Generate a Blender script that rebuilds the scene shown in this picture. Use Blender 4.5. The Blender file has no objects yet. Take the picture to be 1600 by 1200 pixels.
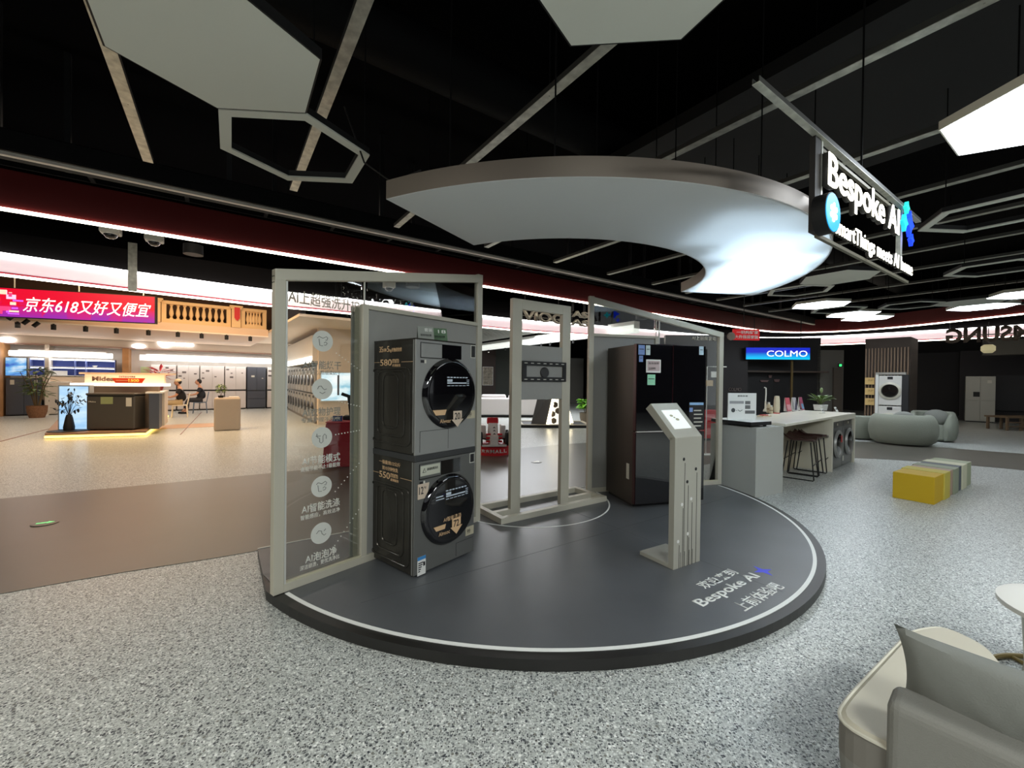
import bpy, bmesh, math, random
from mathutils import Vector, Matrix
random.seed(7)
PI = math.pi
sc = bpy.context.scene
COL = sc.collection

# ------------------------------------------------------------------ camera
F_PX, PITCH, ROLL, EYE = 649.877, .00935973, -.01194656, 1.507
_fwd = Vector((0, math.cos(PITCH), -math.sin(PITCH)))
_up0 = Vector((0, math.sin(PITCH), math.cos(PITCH)))
_rt0 = Vector((1, 0, 0))
RT = _rt0 * math.cos(ROLL) - _up0 * math.sin(ROLL)
UP = _up0 * math.cos(ROLL) + _rt0 * math.sin(ROLL)
cd = bpy.data.cameras.new('camera')
cam = bpy.data.objects.new('camera', cd)
COL.objects.link(cam)
cam.matrix_world = Matrix(((RT.x, UP.x, -_fwd.x, 0), (RT.y, UP.y, -_fwd.y, 0), (RT.z, UP.z, -_fwd.z, EYE), (0, 0, 0, 1)))
cd.sensor_width = 36
cd.lens = F_PX / 1600 * 36
cd.clip_start = .05
cd.clip_end = 200
sc.camera = cam

# ------------------------------------------------------------------ world + exposure
w = bpy.data.worlds.new('world'); sc.world = w; w.use_nodes = True
w.node_tree.nodes['Background'].inputs[0].default_value = (.92, .97, 1.0, 1)
w.node_tree.nodes['Background'].inputs[1].default_value = .18
sc.view_settings.view_transform = 'Standard'
sc.view_settings.look = 'None'
sc.view_settings.gamma = 1
sc.view_settings.use_curve_mapping = False
sc.view_settings.exposure = 1.0

def area(loc, size, energy, col=(1, 1, 1), rot=(0, 0, 0), sy=None):
    l = bpy.data.lights.new('area_lamp', 'AREA'); l.energy = energy; l.color = col; l.size = size
    if sy: l.shape = 'RECTANGLE'; l.size_y = sy
    o = bpy.data.objects.new('area_lamp', l); COL.objects.link(o); o.location = loc; o.rotation_euler = rot
    return o
# area lamps added out of view as fill, where more hall panels are assumed
for x, y, e in ((-3.4, -1.2, 52), (1.2, -2.0, 66), (4.6, -.6, 72), (7.5, 2.2, 26), (-6.5, 1.2, 34)):
    area((x, y, 3.6), 1.2, e * 1.22, (1, .965, .85) if x < 0 else (.96, 1, .985))
# store ceiling on the left, warm
W_ = math.radians(37.8)
area((-9.0, 10.6, 4.6), 5, 205, (1, .66, .36), (0, 0, W_), 3)
area((-11.5, 15.2, 2.85), 5, 46, (1, .80, .62), (0, 0, W_), 3)
area((-15.2, 11.6, 2.85), 3, 28, (1, .80, .60), (0, 0, W_), 3)
area((-5.4, 8.2, 4.6), 3, 55, (1, .86, .70), (0, 0, W_), 1)
# middle store, cool white
area((.4, 17.5, 3.6), 4, 210, (.93, .96, 1), (0, 0, math.radians(34.8)), 3)
area((5.0, 7.6, 3.25), .8, 16, (.95, .98, 1))

# ------------------------------------------------------------------ helpers
def ray(px, py):
    return _fwd * F_PX + RT * (px - 800) - UP * (py - 600)
def G(px, py, z=0.):
    d = ray(px, py); t = (z - EYE) / d.z
    return Vector((d.x * t, d.y * t, z))
def at(px, py, depth):
    d = ray(px, py); t = depth / d.y
    return Vector((d.x * t, d.y * t, EYE + d.z * t))
class Pl:
    """a vertical plane through a ground point"""
    def __init__(s, P, deg):
        a = math.radians(deg); s.rz = a; s.P = Vector((P[0], P[1])); s.d = Vector((math.cos(a), math.sin(a))); s.n = Vector((-s.d.y, s.d.x))
    def sz(s, x, y):
        d = ray(x, y); dd = Vector((d.x, d.y)); t = s.P.dot(s.n) / dd.dot(s.n); Q = dd * t
        return (Q - s.P).dot(s.d), EYE + d.z * t
    def off(s, k): return Pl(s.P + s.n * k, math.degrees(s.rz))
    def W(s, u, z=0, k=0):
        q = s.P + s.d * u + s.n * k
        return Vector((q.x, q.y, z))
def lin(c): return tuple(((v / 255 + .055) / 1.055) ** 2.4 if v > 10 else v / 255 / 12.92 for v in c)
MATS = {}
def mat(name, rgb, rough=.5, metal=0, emit=0, ecol=None, noise=None, bump=None, spec=None, alpha=None, coat=0, trans=0):
    if name in MATS: return MATS[name]
    m = bpy.data.materials.new(name); m.use_nodes = True; nt = m.node_tree; b = nt.nodes['Principled BSDF']
    c = lin(rgb)
    b.inputs['Base Color'].default_value = (*c, 1); b.inputs['Roughness'].default_value = rough; b.inputs['Metallic'].default_value = metal
    if spec is not None: b.inputs['Specular IOR Level'].default_value = spec
    if coat: b.inputs['Coat Weight'].default_value = coat; b.inputs['Coat Roughness'].default_value = .05
    if emit: b.inputs['Emission Color'].default_value = (*(lin(ecol) if ecol else c), 1); b.inputs['Emission Strength'].default_value = emit
    if noise or bump:
        tc = nt.nodes.new('ShaderNodeTexCoord')
        n = nt.nodes.new('ShaderNodeTexNoise'); sca, amt = noise or (bump[0], 0)
        n.inputs['Scale'].default_value = sca; n.inputs['Detail'].default_value = 5
        nt.links.new(tc.outputs['Object'], n.inputs['Vector'])
        if noise:
            r = nt.nodes.new('ShaderNodeMapRange'); r.inputs['From Min'].default_value = .3; r.inputs['From Max'].default_value = .7
            r.inputs['To Min'].default_value = 1 - amt; r.inputs['To Max'].default_value = 1 + amt
            nt.links.new(n.outputs['Fac'], r.inputs['Value'])
            v = nt.nodes.new('ShaderNodeVectorMath'); v.operation = 'SCALE'; v.inputs[0].default_value = c
            nt.links.new(r.outputs['Result'], v.inputs['Scale']); nt.links.new(v.outputs[0], b.inputs['Base Color'])
        if bump:
            bp = nt.nodes.new('ShaderNodeBump'); bp.inputs['Strength'].default_value = bump[1]; bp.inputs['Distance'].default_value = .01
            n2 = nt.nodes.new('ShaderNodeTexNoise'); n2.inputs['Scale'].default_value = bump[0]; n2.inputs['Detail'].default_value = 4
            nt.links.new(tc.outputs['Object'], n2.inputs['Vector'])
            nt.links.new(n2.outputs['Fac'], bp.inputs['Height']); nt.links.new(bp.outputs['Normal'], b.inputs['Normal'])
    MATS[name] = m
    return m
def glass_mat(name, tint, refl=.9):
    if name in MATS: return MATS[name]
    m = bpy.data.materials.new(name); m.use_nodes = True; nt = m.node_tree; nt.nodes.remove(nt.nodes['Principled BSDF'])
    out = nt.nodes['Material Output']; t = nt.nodes.new('ShaderNodeBsdfTransparent'); t.inputs[0].default_value = (*tint, 1)
    g = nt.nodes.new('ShaderNodeBsdfGlossy'); g.inputs['Roughness'].default_value = .01; g.inputs[0].default_value = (refl, refl, refl, 1)
    f = nt.nodes.new('ShaderNodeFresnel'); f.inputs['IOR'].default_value = 1.5
    mx = nt.nodes.new('ShaderNodeMixShader')
    nt.links.new(f.outputs[0], mx.inputs[0]); nt.links.new(t.outputs[0], mx.inputs[1]); nt.links.new(g.outputs[0], mx.inputs[2]); nt.links.new(mx.outputs[0], out.inputs[0])
    MATS[name] = m
    return m
def membrane_mat():
    m = bpy.data.materials.new('stretch_membrane'); m.use_nodes = True; nt = m.node_tree; nt.nodes.remove(nt.nodes['Principled BSDF'])
    out = nt.nodes['Material Output']; a = nt.nodes.new('ShaderNodeBsdfDiffuse'); a.inputs[0].default_value = (.86, .87, .86, 1)
    b = nt.nodes.new('ShaderNodeBsdfTranslucent'); b.inputs[0].default_value = (.80, .88, .95, 1)
    mx = nt.nodes.new('ShaderNodeMixShader'); mx.inputs[0].default_value = .3
    nt.links.new(a.outputs[0], mx.inputs[1]); nt.links.new(b.outputs[0], mx.inputs[2]); nt.links.new(mx.outputs[0], out.inputs[0])
    return m
def terrazzo():
    m = bpy.data.materials.new('terrazzo'); m.use_nodes = True; nt = m.node_tree; b = nt.nodes['Principled BSDF']
    tc = nt.nodes.new('ShaderNodeTexCoord'); L = nt.links.new
    def ramp(stops):
        r = nt.nodes.new('ShaderNodeValToRGB'); r.color_ramp.interpolation = 'CONSTANT'; e = r.color_ramp.elements
        while len(e) < len(stops): e.new(.5)
        for i, (p, c) in enumerate(stops): e[i].position = p; e[i].color = (*lin(c), 1)
        return r
    def vor(scale):
        v = nt.nodes.new('ShaderNodeTexVoronoi'); v.inputs['Scale'].default_value = scale; L(tc.outputs['Object'], v.inputs['Vector'])
        sp = nt.nodes.new('ShaderNodeSeparateColor'); L(v.outputs['Color'], sp.inputs[0]); return v, sp
    v0, s0 = vor(150); base = ramp([(0, (150, 154, 151)), (.2, (180, 184, 180)), (.6, (198, 202, 198)), (.88, (224, 227, 223))]); L(s0.outputs[0], base.inputs[0])
    prev = base.outputs[0]
    for sc_, th, stops, frac in ((62, .40, [(0, (64, 68, 72)), (.3, (104, 108, 108)), (.6, (236, 238, 234)), (.85, (122, 122, 114))], .42), (110, .42, [(0, (50, 54, 58)), (.4, (98, 102, 104)), (.8, (150, 154, 152))], .46)):
        v, sp = vor(sc_); c = ramp(stops); L(sp.outputs[1], c.inputs[0])
        a = nt.nodes.new('ShaderNodeMath'); a.operation = 'LESS_THAN'; a.inputs[1].default_value = th; L(v.outputs['Distance'], a.inputs[0])
        d = nt.nodes.new('ShaderNodeMath'); d.operation = 'LESS_THAN'; d.inputs[1].default_value = frac; L(sp.outputs[0], d.inputs[0])
        e = nt.nodes.new('ShaderNodeMath'); e.operation = 'MULTIPLY'; L(a.outputs[0], e.inputs[0]); L(d.outputs[0], e.inputs[1])
        mx = nt.nodes.new('ShaderNodeMix'); mx.data_type = 'RGBA'; L(e.outputs[0], mx.inputs['Factor']); L(prev, mx.inputs['A']); L(c.outputs[0], mx.inputs['B']); prev = mx.outputs['Result']
    L(prev, b.inputs['Base Color']); b.inputs['Roughness'].default_value = .34; b.inputs['Specular IOR Level'].default_value = .45
    return m
TERR = terrazzo()
MEMB = membrane_mat()
alu = mat('satin_aluminium', (194, 190, 174), .45, .15)
alu_d = mat('aluminium_edge', (205, 206, 200), .35, .3)
frame_g = mat('grey_panel', (152, 152, 147), .55)
glass = glass_mat('clear_glass', (.93, .95, .94))
black = mat('matt_black', (14, 14, 15), .6)
ceil_b = mat('ceiling_black', (7, 7, 8), .9, bump=(3, .4), spec=.05)
duct_b = mat('duct_black', (11, 11, 12), .7, bump=(6, .5), spec=.15)
white = mat('white_paint', (222, 222, 218), .5)
white_v = mat('white_vinyl', (232, 234, 230), .6)
galv = mat('galvanised_steel', (196, 197, 186), .38, .5, noise=(14, .25))
redf = mat('dark_red_fascia', (96, 14, 14), .6)
deck_m = mat('grey_vinyl_deck', (84, 87, 90), .36, noise=(2.2, .10), bump=(180, .06))
rim_m = mat('dark_rim', (27, 26, 24), .4)
walk_m = mat('brown_grey_vinyl', (84, 81, 73), .33, noise=(.9, .08), bump=(1.6, .12))
hexw = mat('panel_white', (214, 216, 206), .7)
hexl = mat('panel_lit', (255, 255, 255), .5, emit=6, ecol=(236, 246, 255))
led = mat('led_strip', (255, 255, 255), .5, emit=5, ecol=(255, 246, 226))
ledc = mat('led_strip_cool', (255, 255, 255), .5, emit=4.5, ecol=(252, 248, 246))
gun = mat('gunmetal_front', (150, 151, 148), .36, .35)
gun2 = mat('dark_gunmetal_front', (106, 107, 104), .38, .35)
gun_side = mat('black_pressed_steel', (62, 60, 55), .25, .4)
gls_b = mat('black_gloss_glass', (13, 12, 15), .04, 0, spec=.8, coat=.6)
gold = mat('pale_gold_print', (216, 180, 138), .5)
cream = mat('cream_wall', (226, 206, 182), .6)
beige = mat('beige_wall', (208, 196, 182), .6)
dark_w = mat('charcoal_wall', (30, 29, 30), .6)
wood = mat('tan_wood', (190, 140, 92), .5, noise=(5, .12))
red = mat('signal_red', (200, 22, 34), .5)
dkred = mat('crimson_cloth', (150, 12, 32), .8)
grn = mat('leaf_green', (62, 92, 42), .6)
grn_l = mat('bright_leaf', (120, 190, 40), .6)
soil = mat('dark_soil', (40, 32, 26), .9)
skin = mat('skin', (200, 150, 122), .6)
hair = mat('black_hair', (18, 15, 14), .6)
fr_white = mat('pale_fridge_panel', (214, 206, 202), .35)
fr_dark = mat('slate_fridge_panel', (82, 86, 96), .35, .3)
couch = mat('boucle_grey', (134, 138, 126), .9, bump=(90, .5))
seat_m = mat('beige_leatherette', (196, 190, 172), .5, bump=(40, .06))
back_m = mat('warm_grey_fabric', (130, 129, 122), .85, bump=(260, .25))
pil_m = mat('grey_cushion_fabric', (126, 128, 122), .8, bump=(220, .2))
paper = mat('label_paper', (210, 208, 196), .6)
ink = mat('print_black', (24, 24, 26), .6)

class MB:
    def __init__(s): s.bm = bmesh.new()
    def box(s, x0, x1, y0, y1, z0, z1, M=None):
        r = bmesh.ops.create_cube(s.bm, size=1); vs = r['verts']
        for v in vs:
            v.co = Vector(((x0 + x1) / 2 + v.co.x * (x1 - x0), (y0 + y1) / 2 + v.co.y * (y1 - y0), (z0 + z1) / 2 + v.co.z * (z1 - z0)))
            if M is not None: v.co = M @ v.co
        return s
    def hexa(s, bot, top):
        a = [s.bm.verts.new(p) for p in bot]; b = [s.bm.verts.new(p) for p in top]; n = len(a)
        s.bm.faces.new(a[::-1]); s.bm.faces.new(b)
        for i in range(n): s.bm.faces.new((a[i], a[(i + 1) % n], b[(i + 1) % n], b[i]))
        return s
    def prism(s, pts, z0, z1, M=None):
        f = (lambda p: M @ Vector(p)) if M is not None else Vector
        return s.hexa([f((p[0], p[1], z0)) for p in pts], [f((p[0], p[1], z1)) for p in pts])
    def ringprism(s, outer, inner, z0, z1):
        n = len(outer); V = s.bm.verts.new
        ob = [V((*p, z0)) for p in outer]; ot = [V((*p, z1)) for p in outer]; ib = [V((*p, z0)) for p in inner]; it = [V((*p, z1)) for p in inner]
        for i in range(n):
            j = (i + 1) % n
            for q in ((ob[i], ob[j], ot[j], ot[i]), (ib[j], ib[i], it[i], it[j]), (ot[i], ot[j], it[j], it[i]), (ob[j], ob[i], ib[i], ib[j])): s.bm.faces.new(q)
        return s
    def tube(s, pts, r, n=8, closed=False, sq=False):
        pts = [Vector(p) for p in pts]; m = len(pts); rings = []
        rr = r if isinstance(r, (list, tuple)) else [r] * m
        if sq: n = 4
        up = None
        for i, p in enumerate(pts):
            if closed: t = pts[(i + 1) % m] - pts[i - 1]
            else: t = pts[min(i + 1, m - 1)] - pts[max(i - 1, 0)]
            t.normalize()
            if up is None: up = Vector((0, 0, 1)) if abs(t.z) < .9 else Vector((1, 0, 0))
            a = t.cross(up); a.normalize(); b = a.cross(t); b.normalize(); up = b
            rings.append([s.bm.verts.new(p + (a * math.cos(2 * PI * (k + .5) / n) + b * math.sin(2 * PI * (k + .5) / n)) * rr[i]) for k in range(n)])
        for i in range(m if closed else m - 1):
            A, B = rings[i], rings[(i + 1) % m]
            for k in range(n): s.bm.faces.new((A[k], A[(k + 1) % n], B[(k + 1) % n], B[k]))
        if not closed: s.bm.faces.new(rings[0][::-1]); s.bm.faces.new(rings[-1])
        return s
    def lathe(s, prof, c=(0, 0, 0), n=24, M=None, sx=1, sy=1):
        rings = []
        for r, z in prof:
            ring = []
            for k in range(n):
                a = 2 * PI * k / n; v = Vector((max(r, 1e-4) * math.cos(a) * sx, max(r, 1e-4) * math.sin(a) * sy, z))
                if M is not None: v = M @ v
                ring.append(s.bm.verts.new(v + Vector(c)))
            rings.append(ring)
        for A, B in zip(rings, rings[1:]):
            for k in range(n): s.bm.faces.new((A[k], A[(k + 1) % n], B[(k + 1) % n], B[k]))
        s.bm.faces.new(rings[0][::-1]); s.bm.faces.new(rings[-1])
        return s
    def ball(s, c, r, seg=16):
        rx, ry, rz = r if isinstance(r, (tuple, list)) else (r, r, r)
        res = bmesh.ops.create_uvsphere(s.bm, u_segments=seg, v_segments=seg * 2 // 3, radius=1)
        for v in res['verts']: v.co = Vector((c[0] + v.co.x * rx, c[1] + v.co.y * ry, c[2] + v.co.z * rz))
        return s
    def leaf(s, base, d, L, wd, droop=.3, thick=.001):
        d = Vector(d).normalized(); side = d.cross(Vector((0, 0, 1)))
        if side.length < .1: side = Vector((1, 0, 0))
        side.normalize(); nn = 5; prev = None; b = Vector(base)
        nrm = side.cross(d)
        for i in range(nn + 1):
            t = i / nn; p = b + d * L * t + Vector((0, 0, -1)) * droop * L * t * t; ww = wd * math.sin(PI * min(max(t * .92 + .04, 0), 1)) * .5
            cur = (s.bm.verts.new(p - side * ww), s.bm.verts.new(p + nrm * ww * -.35), s.bm.verts.new(p + side * ww))
            if prev: s.bm.faces.new((prev[0], prev[1], cur[1], cur[0])); s.bm.faces.new((prev[1], prev[2], cur[2], cur[1]))
            prev = cur
        return s
    def done(s, name, m, parent=None, bevel=0, smooth=False, seg=2):
        bmesh.ops.recalc_face_normals(s.bm, faces=s.bm.faces[:])
        me = bpy.data.meshes.new(name); s.bm.to_mesh(me); s.bm.free()
        o = bpy.data.objects.new(name, me); COL.objects.link(o)
        me.materials.append(m)
        if parent is not None: o.parent = parent
        if smooth:
            me.shade_smooth(); me.set_sharp_from_angle(angle=math.radians(38))
        if bevel:
            b = o.modifiers.new('bevel', 'BEVEL'); b.width = bevel; b.segments = seg; b.limit_method = 'ANGLE'
        return o
def B(*a, M=None): return MB().box(*a, M=M)
def thing(name, label, cat, loc=(0, 0, 0), rz=0, group=None):
    o = bpy.data.objects.new(name, None); COL.objects.link(o); o.location = loc; o.rotation_euler = (0, 0, rz)
    o.empty_display_size = .1
    o['label'] = label; o['category'] = cat
    if group: o['group'] = group
    return o
def tag(o, label, cat, group=None, kind=None):
    o['label'] = label; o['category'] = cat
    if group: o['group'] = group
    if kind: o['kind'] = kind
    return o
def struct(o): o['kind'] = 'structure'; return o
def kids(o): return [c for c in COL.objects if c.parent == o]
def dup(o, loc=None, rz=None, label=None, parent=None):
    c = o.copy(); COL.objects.link(c)
    if parent is not None: c.parent = parent
    if loc is not None: c.location = loc
    if rz is not None: c.rotation_euler = (0, 0, rz)
    if label: c['label'] = label
    for k in kids(o): dup(k, parent=c)
    return c

# writing: fitted to a rectangle in a plane; M maps (x, y, out) to the parent's space
_tc = bpy.data.curves.new('lettering_source', 'FONT'); _to = bpy.data.objects.new('lettering_source', _tc); COL.objects.link(_to)
def text(s, box, M, m, parent, name='lettering', depth=.002, bold=0., shear=0, mirror=False, keep=True, out=.0008):
    _tc.body = s; _tc.offset = bold; _tc.shear = shear; _tc.extrude = 0; _tc.resolution_u = 3
    dg = bpy.context.evaluated_depsgraph_get(); dg.update()
    me = bpy.data.meshes.new_from_object(_to.evaluated_get(dg))
    me.name = name
    xs = [v.co.x for v in me.vertices]; ys = [v.co.y for v in me.vertices]
    x0, x1, y0, y1 = min(xs), max(xs), min(ys), max(ys); bx0, by0, bx1, by1 = box
    bm = bmesh.new(); bm.from_mesh(me)
    if depth > 0:
        r = bmesh.ops.extrude_face_region(bm, geom=bm.faces[:])
        for v in [g for g in r['geom'] if isinstance(g, bmesh.types.BMVert)]: v.co.z += 1
    for v in bm.verts:
        X = bx0 + (v.co.x - x0) / (x1 - x0) * (bx1 - bx0); Y = by0 + (v.co.y - y0) / (y1 - y0) * (by1 - by0)
        if mirror: X = bx0 + bx1 - X
        v.co = M @ Vector((X, Y, out + v.co.z * depth))
    bmesh.ops.recalc_face_normals(bm, faces=bm.faces[:])
    bm.to_mesh(me); bm.free(); me.materials.clear(); me.materials.append(m)
    o = bpy.data.objects.new(name, me); COL.objects.link(o)
    if parent is not None: o.parent = parent
    return o
def FM(y=0., x0=0., z0=0.):
    """front plane of a local frame: X -> x, Y -> z, outward -> -y"""
    return Matrix(((1, 0, 0, x0), (0, 0, -1, y), (0, 1, 0, z0), (0, 0, 0, 1)))
SIDE_L = Matrix(((0, 0, -1, 0), (-1, 0, 0, 0), (0, 1, 0, 0), (0, 0, 0, 1)))  # X -> -y, Y -> z, outward -> -x
def arc(c, r, a0, a1, n): return [(c[0] + r * math.cos(a0 + (a1 - a0) * i / n), c[1] + r * math.sin(a0 + (a1 - a0) * i / n)) for i in range(n + 1)]

# ------------------------------------------------------------------ the setting
CC = Vector((.197, 5.026)); TH = math.radians(34.8)
U = Vector((math.cos(TH), math.sin(TH))); N = Vector((-math.sin(TH), math.cos(TH)))
def un(u, n, z=0.):
    p = CC + U * u + N * n
    return Vector((p.x, p.y, z))
struct(MB().box(-40, 45, -8, 45, -.1, 0).done('floor', TERR))
def smooth_path(pts, k=6):
    out = []; P = [Vector(p) for p in pts]; P = [P[0] * 2 - P[1]] + P + [P[-1] * 2 - P[-2]]
    for i in range(1, len(P) - 2):
        for j in range(k):
            t = j / k; a, b, c, d = P[i - 1:i + 3]
            out.append(.5 * ((2 * b) + (c - a) * t + (2 * a - 5 * b + 4 * c - d) * t * t + (3 * b - a - 3 * c + d) * t ** 3))
    out.append(P[-2]); return out
near = smooth_path([un(-16, .2), un(-8, .22), un(-4.3, .3), un(-2.7, .18), un(0, .15), un(4.4, .2), un(6.4, -.25), un(7.6, -1.1), un(8.35, -2.1), un(8.75, -3.2), un(9.0, -5)])
far = smooth_path([un(-16, 3.6), un(-8, 3.6), un(-5.2, 3.6), un(-2.4, 3.48), un(2, 3.39), un(4.4, 3.2), un(8, 1.9), un(10.5, 0), un(11.5, -2.6), un(11.9, -4), un(12.1, -6)])
bm = MB()
for i in range(len(near) - 1):
    q = [near[i], near[i + 1], far[i + 1], far[i]]
    bm.hexa([(p.x, p.y, 0.0) for p in q], [(p.x, p.y, .004) for p in q])
struct(bm.done('trim_1', walk_m)).name = 'trim_1'
# warm terrazzo apron of the left store: inlaid metal lines
bm = MB()
for a, b in (((0, 690), (85, 668)), ((282, 679), (315, 644))):
    bm.tube([G(*a, .003), G(*b, .003)], .012, sq=True)
struct(bm.done('trim_2', mat('brass_inlay', (130, 90, 80), .4)))

# dark outer walls and ceiling void
struct(B(-34, 42, -4, 40, 5.6, 5.8).done('ceiling', ceil_b))
pb = un(0, 23.5)
bm = MB(); M = Matrix.Translation((pb.x, pb.y, 0)) @ Matrix.Rotation(TH, 4, 'Z')
struct(bm.box(-34, 34, 0, .3, 0, 5.6, M=M).done('wall_back', mat('dark_back_wall', (22, 21, 20), .7)))
M = Matrix.Translation(un(27, 0)) @ Matrix.Rotation(TH, 4, 'Z')
struct(MB().box(0, .3, -24, 24, 0, 5.6, M=M).done('wall_right', mat('dark_right_wall', (18, 18, 19), .7)))
M = Matrix.Translation(un(-22, 0)) @ Matrix.Rotation(TH, 4, 'Z')
struct(MB().box(-.3, 0, -12, 24, 0, 5.6, M=M).done('wall_left', mat('left_wall', (190, 176, 160), .7)))

struct(B(-14, 20, -6.6, -6.4, 0, 3.5).done('wall_front', mat('dark_front_wall', (28, 27, 27), .7)))
# red fascia with its LED line; black soffit behind it
L1 = smooth_path([un(-12, 4.05, 3.6), un(-5.35, 4.0, 3.6), un(4.5, 4.0, 3.6), un(13.2, 4.0, 3.6), un(15.7, 3.6, 3.6), un(17.0, 2.2, 3.6), un(17.0, .2, 3.6), un(15.9, -2.6, 3.6), un(14.6, -6, 3.6)], 8)
def band(path, z0, z1, th, m, name, parent=None, off=0.):
    b = MB(); A = []; Bq = []
    for i, p in enumerate(path):
        t = (path[min(i + 1, len(path) - 1)] - path[max(i - 1, 0)]); t.z = 0; t.normalize(); nn = Vector((-t.y, t.x, 0))
        A.append(p + nn * off); Bq.append(p + nn * (off + th))
    rows = [[b.bm.verts.new((q.x, q.y, z)) for q in r] for r, z in ((A, z0), (Bq, z0), (Bq, z1), (A, z1))]
    for k in range(4):
        R, S = rows[k], rows[(k + 1) % 4]
        for i in range(len(path) - 1): b.bm.faces.new((R[i], R[i + 1], S[i + 1], S[i]))
    return b.done(name, m, parent)
fa = thing('ceiling_fascia', 'long dark red fascia curving across the hall with a white light line below', 'ceiling fascia')
band(L1, 3.62, 4.1, .06, redf, 'fascia_board', fa)
def led_runs(path, z, gaps, m, name, parent, h=.035, off=-.02):
    seg = []; i0 = 0
    for g in gaps + [len(path) - 1]:
        if g - i0 >= 1: band(path[i0:g + 1], z, z + h, .05, m, name, parent, off)
        i0 = g
led_runs(L1, 3.575, [10, 20, 34, 48], led, 'light_line', fa)
# soffit between the fascia and the store front bands
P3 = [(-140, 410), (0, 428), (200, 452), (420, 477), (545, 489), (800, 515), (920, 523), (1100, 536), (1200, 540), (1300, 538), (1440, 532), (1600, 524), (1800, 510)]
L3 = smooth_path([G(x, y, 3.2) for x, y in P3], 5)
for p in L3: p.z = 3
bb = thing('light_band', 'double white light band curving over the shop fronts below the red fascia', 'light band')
band(L3, 3.245, 3.53, .06, mat('band_face', (250, 238, 240), .5, emit=.3, ecol=(255, 226, 232)), 'band_face', bb, .03)  # face itself glows, standing in for light from the strips above and below
band(L3, 3.215, 3.245, .05, mat('band_red_line', (150, 40, 60), .5), 'red_line', bb, .02)
band(L3, 3.53, 3.57, .06, ledc, 'light_line', bb, 0)
band(L3, 3.175, 3.208, .06, led, 'light_line', bb, 0)
band(L3, 3.575, 5.55, .08, mat('black_bulkhead', (10, 9, 9), .9, spec=.05), 'bulkhead', bb, .12)
struct(band(L1, 3.86, 3.9, 2.4, mat('soffit_black', (3, 3, 3), .95, spec=0), 'trim_3', None, .08))

# ------------------------------------------------------------------ round platform
PT = .07
pf = thing('display_platform', 'low half-round grey platform with black rim and white edge line', 'platform', (CC.x, CC.y, 0), TH)
R_ = 2.895
CUTX = 2.785
aR = math.acos(CUTX / R_); aD = math.acos(CUTX / 2.83)
half = [(-CUTX, .05)] + arc((0, 0), R_, -PI + aR, -aR, 72) + [(CUTX, .05)]
MB().prism(half, .006, PT - .003).done('rim', rim_m, pf)
d2 = [(-CUTX, .03)] + arc((0, 0), 2.83, -PI + aD, -aD, 72) + [(CUTX, .03)]
MB().prism(d2, PT - .004, PT).done('deck', deck_m, pf)
def arcband(c, r0, r1, a0, a1, z0, z1, n=90):
    b = MB(); rows = []
    for r, z in ((r0, z0), (r1, z0), (r1, z1), (r0, z1)): rows.append([b.bm.verts.new((*p, z)) for p in arc(c, r, a0, a1, n)])
    for k in range(4):
        R, S = rows[k], rows[(k + 1) % 4]
        for i in range(n): b.bm.faces.new((R[i], R[i + 1], S[i + 1], S[i]))
    b.bm.faces.new([r[0] for r in rows]); b.bm.faces.new([r[-1] for r in rows][::-1])
    return b
arcband((0, 0), 2.808, 2.834, -PI + .325, -.325, PT - .002, PT + .0015).done('edge_line', white_v, pf)
arcband((0, 0), .965, .982, -PI + .06, -.06, PT - .002, PT + .0015).done('circle_line', white_v, pf)
MB().box(-2.785, 2.785, .03, .045, .01, PT + .004).done('back_trim', alu_d, pf)
MB().box(-2.3, 2.3, -1.30, -1.296, PT - .002, PT + .0006).done('deck_seam', mat('seam_dark', (70, 73, 75), .6), pf)
MB().box(.14, .144, -2.75, 0, PT - .002, PT + .0006).done('deck_seam', mat('seam_dark', (70, 73, 75)), pf)
# floor lettering: baseline follows the photograph's line of text
def floor_text(s, a, b, hpx, m, bold=.0, name='floor_lettering'):
    """a, b = pixel positions of lower left / lower right corners; hpx = pixel of the upper left corner"""
    A, Bp, C = G(*a, PT), G(*b, PT), G(*hpx, PT)
    ex = (Bp - A).normalized(); ey = Vector((-ex.y, ex.x, 0)); wdt = (Bp - A).length; h = (C - A).dot(ey)
    M = Matrix(((ex.x, ey.x, 0, A.x), (ex.y, ey.y, 0, A.y), (0, 0, 1, PT), (0, 0, 0, 1)))
    o = text(s, (0, 0, wdt, h), M, m, None, name, depth=.0008, bold=bold, out=.0004)
    o.parent = pf; o.matrix_parent_inverse = (Matrix.Translation((CC.x, CC.y, 0)) @ Matrix.Rotation(TH, 4, 'Z')).inverted()
    return o
floor_text('欢迎来到', (1104, 921), (1156, 896), (1087, 911), white_v, .012)
floor_text('Bespoke AI', (1105, 951), (1194, 903), (1083, 938), white_v, .02)
floor_text('上前体验吧', (1166, 956), (1228, 918), (1147, 941), white_v, .012)
st = G(1192, 892, PT)
bm = MB()
def star(b, c, r, z0, z1, k=4, rot=0, inner=.35, M=None):
    b.prism([(c[0] + (r if i % 2 == 0 else r * inner) * math.cos(rot + PI * i / k), c[1] + (r if i % 2 == 0 else r * inner) * math.sin(rot + PI * i / k)) for i in range(2 * k)], z0, z1, M)
star(bm, (st.x, st.y), .085, PT + .0006, PT + .0014, rot=.3)
o = bm.done('floor_star', mat('print_blue', (60, 70, 220), .5), pf); o.matrix_parent_inverse = (Matrix.Translation((CC.x, CC.y, 0)) @ Matrix.Rotation(TH, 4, 'Z')).inverted()

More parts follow.
